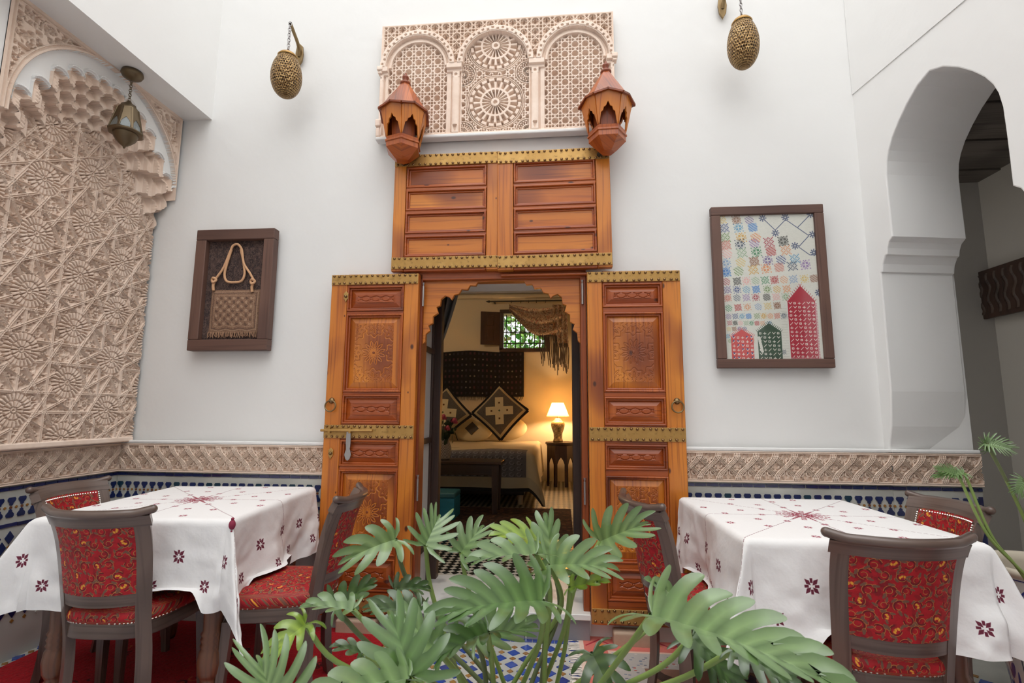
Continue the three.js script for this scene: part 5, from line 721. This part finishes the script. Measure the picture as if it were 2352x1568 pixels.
// ---------------------------------------------------------------- the split-leaf plants
const leafMats = [[0.19, 0.33, 0.11], [0.3, 0.48, 0.05], [0.12, 0.24, 0.065], [0.06, 0.13, 0.03]].map((c) => pmat({ vertexColors: true, color: new THREE.Color(...c), roughness: 0.3, transmission: 0.3, thickness: 0, clearcoat: 0.9, clearcoatRoughness: 0.22 }));
const stemMats = [mat({ color: new THREE.Color(0.24, 0.34, 0.09), roughness: 0.5 }), mat({ color: new THREE.Color(0.14, 0.17, 0.07), roughness: 0.5 })];
function leafGeo(L, W, fold, droop, nl, narrow = 1) {
  const pos = [], col = [], idx = [], ph = rr(0, 6);
  const add = (x, y, dz = 0, c = 0) => { const k = x / L; pos.push(x, y * Math.cos(fold), Math.abs(y) * Math.sin(fold) - droop * L * k * Math.abs(k) - 0.5 * droop * y * y / W + dz + 0.02 * Math.sin(x * 30 + y * 24 + ph) * Math.abs(y)); const v = 0.7 + 0.65 * c; col.push(v * (1 + 0.12 * c), v, v * (1 + 0.1 * c)); return pos.length / 3 - 1; };
  const tri = (p, q, r, f) => { if (p !== q && q !== r && p !== r) f ? idx.push(p, r, q) : idx.push(p, q, r); };
  const F = [0, 0.12, 0.23, 0.33, 0.46, 0.6, 0.74, 0.86, 0.95, 1], C = 3, PR = [0, 0, 0, 1, 0.78, 0.74, 0.7, 0.58, 0.36, 0.1];
  for (const s of [1, -1]) {
    const veins = []; for (let i = 0; i <= nl; i++) {
      const t = i / nl, m = i === nl ? 0.84 * L : L * 0.8 * Math.pow(Math.max(0, (i - 1.2) / (nl - 1.2)), 0.9), R = i === nl ? 0.17 * L : W * (0.7 + 0.34 * Math.sin(PI * (0.18 + 0.62 * t))) * (1 - 0.25 * t * t) * rr(0.9, 1.1);
      let ang = i === nl ? 0 : mix(2.05, 0.34, Math.pow(t, 0.66)) + rr(-0.06, 0.06); const p = [[m, 0]]; for (let k = 1; k < F.length; k++) { if (i < nl) ang -= 0.035; const l = p[k - 1], d = (F[k] - F[k - 1]) * R; p.push([l[0] + Math.cos(ang) * d, l[1] + s * Math.sin(ang) * d]); } veins.push(p);
    }
    const b = (i, k) => { if (i < 0) { const q = b(0, k), p = veins[0][k]; return [2 * p[0] - q[0], 2 * p[1] - q[1]]; } return [(veins[i][k][0] + veins[i + 1][k][0]) / 2, (veins[i][k][1] + veins[i + 1][k][1]) / 2]; };
    const edge = []; for (let i = -1; i < nl; i++) { const e = []; for (let k = 0; k <= C; k++) { const q = b(i, k); e.push(add(q[0], q[1], k ? 0.004 * F[k] : 0, 0)); } edge.push(e); }
    veins.forEach((p, i) => {
      const last = i === nl, hL = Math.hypot(...[0, 1].map((j) => b(i - 1, C)[j] - p[C][j])), hR = last ? 0 : Math.hypot(...[0, 1].map((j) => b(i, C)[j] - p[C][j])); let pl = edge[i][0], pc = add(p[0][0], p[0][1], -0.002, 1), pr = last ? pc : edge[i + 1][0];
      const lift = rr(-0.12, 0.1);
      for (let k = 1; k < F.length; k++) {
        const dx = p[k][0] - p[k - 1][0], dy = p[k][1] - p[k - 1][1], n = Math.hypot(dx, dy), nx = -dy / n * s, ny = dx / n * s, g = Math.max(0, F[k] - 0.33), dz = lift * W * g * g * 2 - droop * W * g * g; const c = add(p[k][0], p[k][1], dz - 0.0025 * (1 - F[k]), 0.8 * (1 - F[k]) + 0.2);
        let l, r; if (k <= C) { l = edge[i][k]; r = last ? c : edge[i + 1][k]; } else { const a = hL * PR[k] * narrow, e = hR * PR[k] * narrow; l = add(p[k][0] + nx * a, p[k][1] + ny * a, dz + 0.16 * a, 0); r = last ? c : add(p[k][0] - nx * e, p[k][1] - ny * e, dz + 0.16 * e, 0); }
        const f = s > 0; tri(pl, pc, c, !f); tri(pl, c, l, !f); if (!last) { tri(pc, pr, r, !f); tri(pc, r, c, !f); } pl = l; pc = c; pr = r;
      }
    });
  }
  const g = new THREE.BufferGeometry(); g.setAttribute('position', new THREE.Float32BufferAttribute(pos, 3)); g.setAttribute('color', new THREE.Float32BufferAttribute(col, 3)); g.setIndex(idx); g.computeVertexNormals(); return g;
}
function leafy(plant, list, root, narrow, stemR) {
  const eye = V(0, 1.19, 2.9);
  list.forEach((q, i) => {
    const b = V(q[0], q[1], q[2]), tip = V(q[3], q[4], q[5]), ax = tip.clone().sub(b), L = ax.length(); ax.normalize(); const out = eye.clone().sub(b).normalize().addScaledVector(V(0, 1, 0), q[7]).normalize(), n = out.addScaledVector(ax, -out.dot(ax)).normalize().applyAxisAngle(ax, rr(-0.22, 0.22)), y = n.clone().cross(ax);
    const m = part('leaf', leafGeo(L, L * q[6], q[8], q[9], q[10], narrow), leafMats[q[11]], plant); m.quaternion.setFromRotationMatrix(new THREE.Matrix4().makeBasis(ax, y, n)); m.position.copy(b);
    const mid = V(q[12], q[13], q[14]), r0 = root(i); const c = new THREE.CatmullRomCurve3([V(...r0), V(...r0).lerp(mid, 0.55).add(V(rr(-0.01, 0.01), 0.0, 0)), mid, b]); part('stem', new THREE.TubeGeometry(c, 26, stemR, 7), stemMats[i % 3 ? 0 : 1], plant);
  });
}
const LEAVES=[[-0.436,0.852,1.527,-0.518,0.845,1.635,0.62,0.7,0.55,0.35,5,0,-0.415,0.738,1.479],
[-0.37,0.824,1.467,-0.342,0.899,1.413,0.95,0.4,0.5,0.15,6,0,-0.363,0.707,1.43],
[-0.286,0.789,1.393,-0.23,0.864,1.357,0.8,0.7,0.5,0.2,5,0,-0.266,0.688,1.378],
[-0.066,0.827,1.377,-0.183,0.872,1.455,0.55,1,0.3,0.15,5,1,-0.043,0.769,1.388],
[-0.029,0.803,1.533,0.119,0.842,1.605,0.6,1.3,0.6,0.2,6,0,-0.001,0.686,1.474],
[0.106,0.832,1.402,0.219,0.903,1.462,0.72,0.8,0.5,0.15,6,0,0.035,0.71,1.413],
[-0.021,0.779,1.468,-0.047,0.912,1.428,0.6,0.5,0.6,0.15,5,0,-0.007,0.667,1.451],
[-0.042,0.779,1.713,-0.233,0.827,1.86,0.46,1.6,0.6,0.2,8,2,-0.045,0.699,1.672],
[-0.062,0.841,1.582,-0.214,0.866,1.681,0.42,1.6,0.6,0.15,6,0,-0.031,0.762,1.548],
[-0.195,0.678,1.674,-0.054,0.703,1.623,0.5,1.3,0.6,0.15,6,0,-0.184,0.606,1.622],
[-0.258,0.737,1.971,-0.311,0.834,1.939,0.85,0.5,0.5,0.2,5,2,-0.234,0.613,1.851],
[-0.257,0.742,1.992,-0.371,0.803,2.133,0.3,1.8,0.6,0.2,6,0,-0.229,0.617,1.871],
[-0.442,0.711,2.066,-0.48,0.799,2.061,0.95,0.4,0.5,0.2,7,0,-0.428,0.566,1.893],
[-0.598,0.692,1.673,-0.634,0.678,1.756,0.7,1.2,0.6,0.5,5,1,-0.54,0.614,1.657],
[-0.496,0.718,1.647,-0.605,0.751,1.682,0.45,1.5,0.6,0.2,5,0,-0.435,0.633,1.599],
[-0.564,0.699,1.59,-0.473,0.766,1.57,0.5,0.9,0.5,0.1,5,2,-0.478,0.608,1.569],
[0.171,0.804,1.838,0.407,0.847,2.085,0.34,1.5,0.6,0.18,9,0,0.124,0.665,1.702],
[0.278,0.711,1.694,0.365,0.645,1.758,0.6,0.8,0.3,0.3,6,3,0.222,0.623,1.637],
[0.071,0.618,1.579,0.112,0.58,1.672,0.7,0.6,0.4,0.4,5,3,0.051,0.52,1.538],
[-0.252,0.691,1.782,-0.339,0.777,1.782,0.6,0.6,0.5,0.2,6,0,-0.225,0.591,1.675],
[-0.156,0.726,1.757,-0.241,0.75,1.87,0.45,1.5,0.6,0.3,6,2,-0.157,0.621,1.672],
[-0.437,0.726,1.521,-0.346,0.733,1.493,0.5,1.2,0.6,0.2,5,3,-0.378,0.645,1.494],
[0.291,0.722,1.492,0.222,0.783,1.527,0.35,0.8,0.4,0.2,4,0,0.2,0.657,1.542],
[0.022,0.747,1.52,0.106,0.785,1.558,0.35,1.2,0.6,0.2,4,1,0.01,0.649,1.488],
[-0.35,0.696,1.599,-0.455,0.747,1.647,0.5,1.2,0.6,0.3,6,3,-0.297,0.623,1.585],
[0.337,0.731,1.792,0.417,0.719,1.885,0.4,0.8,0.35,0.3,6,3,0.25,0.62,1.684],
[-0.39,0.719,1.86,-0.428,0.754,1.888,0.5,1,0.4,0.3,4,3,-0.321,0.643,1.792]];
const SMALL=[[1.489,1.088,0.921,1.54,1.071,0.964,0.7,0.6,0.3,0.1,11,0,1.531,0.979,0.922],
[1.427,0.97,0.86,1.349,0.997,0.871,0.45,0.6,0.3,0.1,11,0,1.493,0.764,0.876],
[1.45,0.976,0.859,1.333,0.969,0.869,0.3,0.6,0.3,0.1,11,0,1.509,0.756,0.874],
[1.575,0.968,0.947,1.549,0.916,0.942,0.7,0.6,0.3,0.1,9,0,1.6,0.821,0.925],
[1.498,1.067,0.917,1.483,1.1,0.923,0.9,0.6,0.3,0.1,8,0,1.538,0.964,0.919]];

{
  const p = thing('split_leaf_plant', 'leafy green split-leaf plant in the middle of the courtyard before the doorway', 'plant', [0, 0, 0]);
  leafy(p, LEAVES, (i) => [-0.13 + 0.09 * Math.cos(i * 2.4), 0.3, 1.4 + 0.08 * Math.sin(i * 2.4)], 1, 0.0062);
  const t = thing('clay_planter', 'round clay planter holding the split-leaf plant in the courtyard', 'planter', [-0.13, 0, 1.4]);
  part('pot', lathe([[0, 0], [0.15, 0], [0.2, 0.26], [0.215, 0.27], [0.215, 0.31], [0.19, 0.31], [0.185, 0.28]], 36), mat({ color: hex('#9a5c40'), roughness: 0.9 }), t); part('soil', lathe([[0.188, 0.285], [0, 0.3]], 24), mat({ color: hex('#3a2a1e'), roughness: 1 }), t);
  const s = thing('fern_plant', 'small feathery green plant growing from the blue and white pot', 'plant', [0, 0, 0]);
  leafy(s, SMALL, (i) => [1.7 + 0.03 * Math.cos(i * 2), 0.55, 0.83 + 0.03 * Math.sin(i * 2)], 0.8, 0.005);
}
scene.traverse((o) => { if (o.isMesh) { o.castShadow = o.receiveShadow = true; } });
renderer.render(scene, camera);
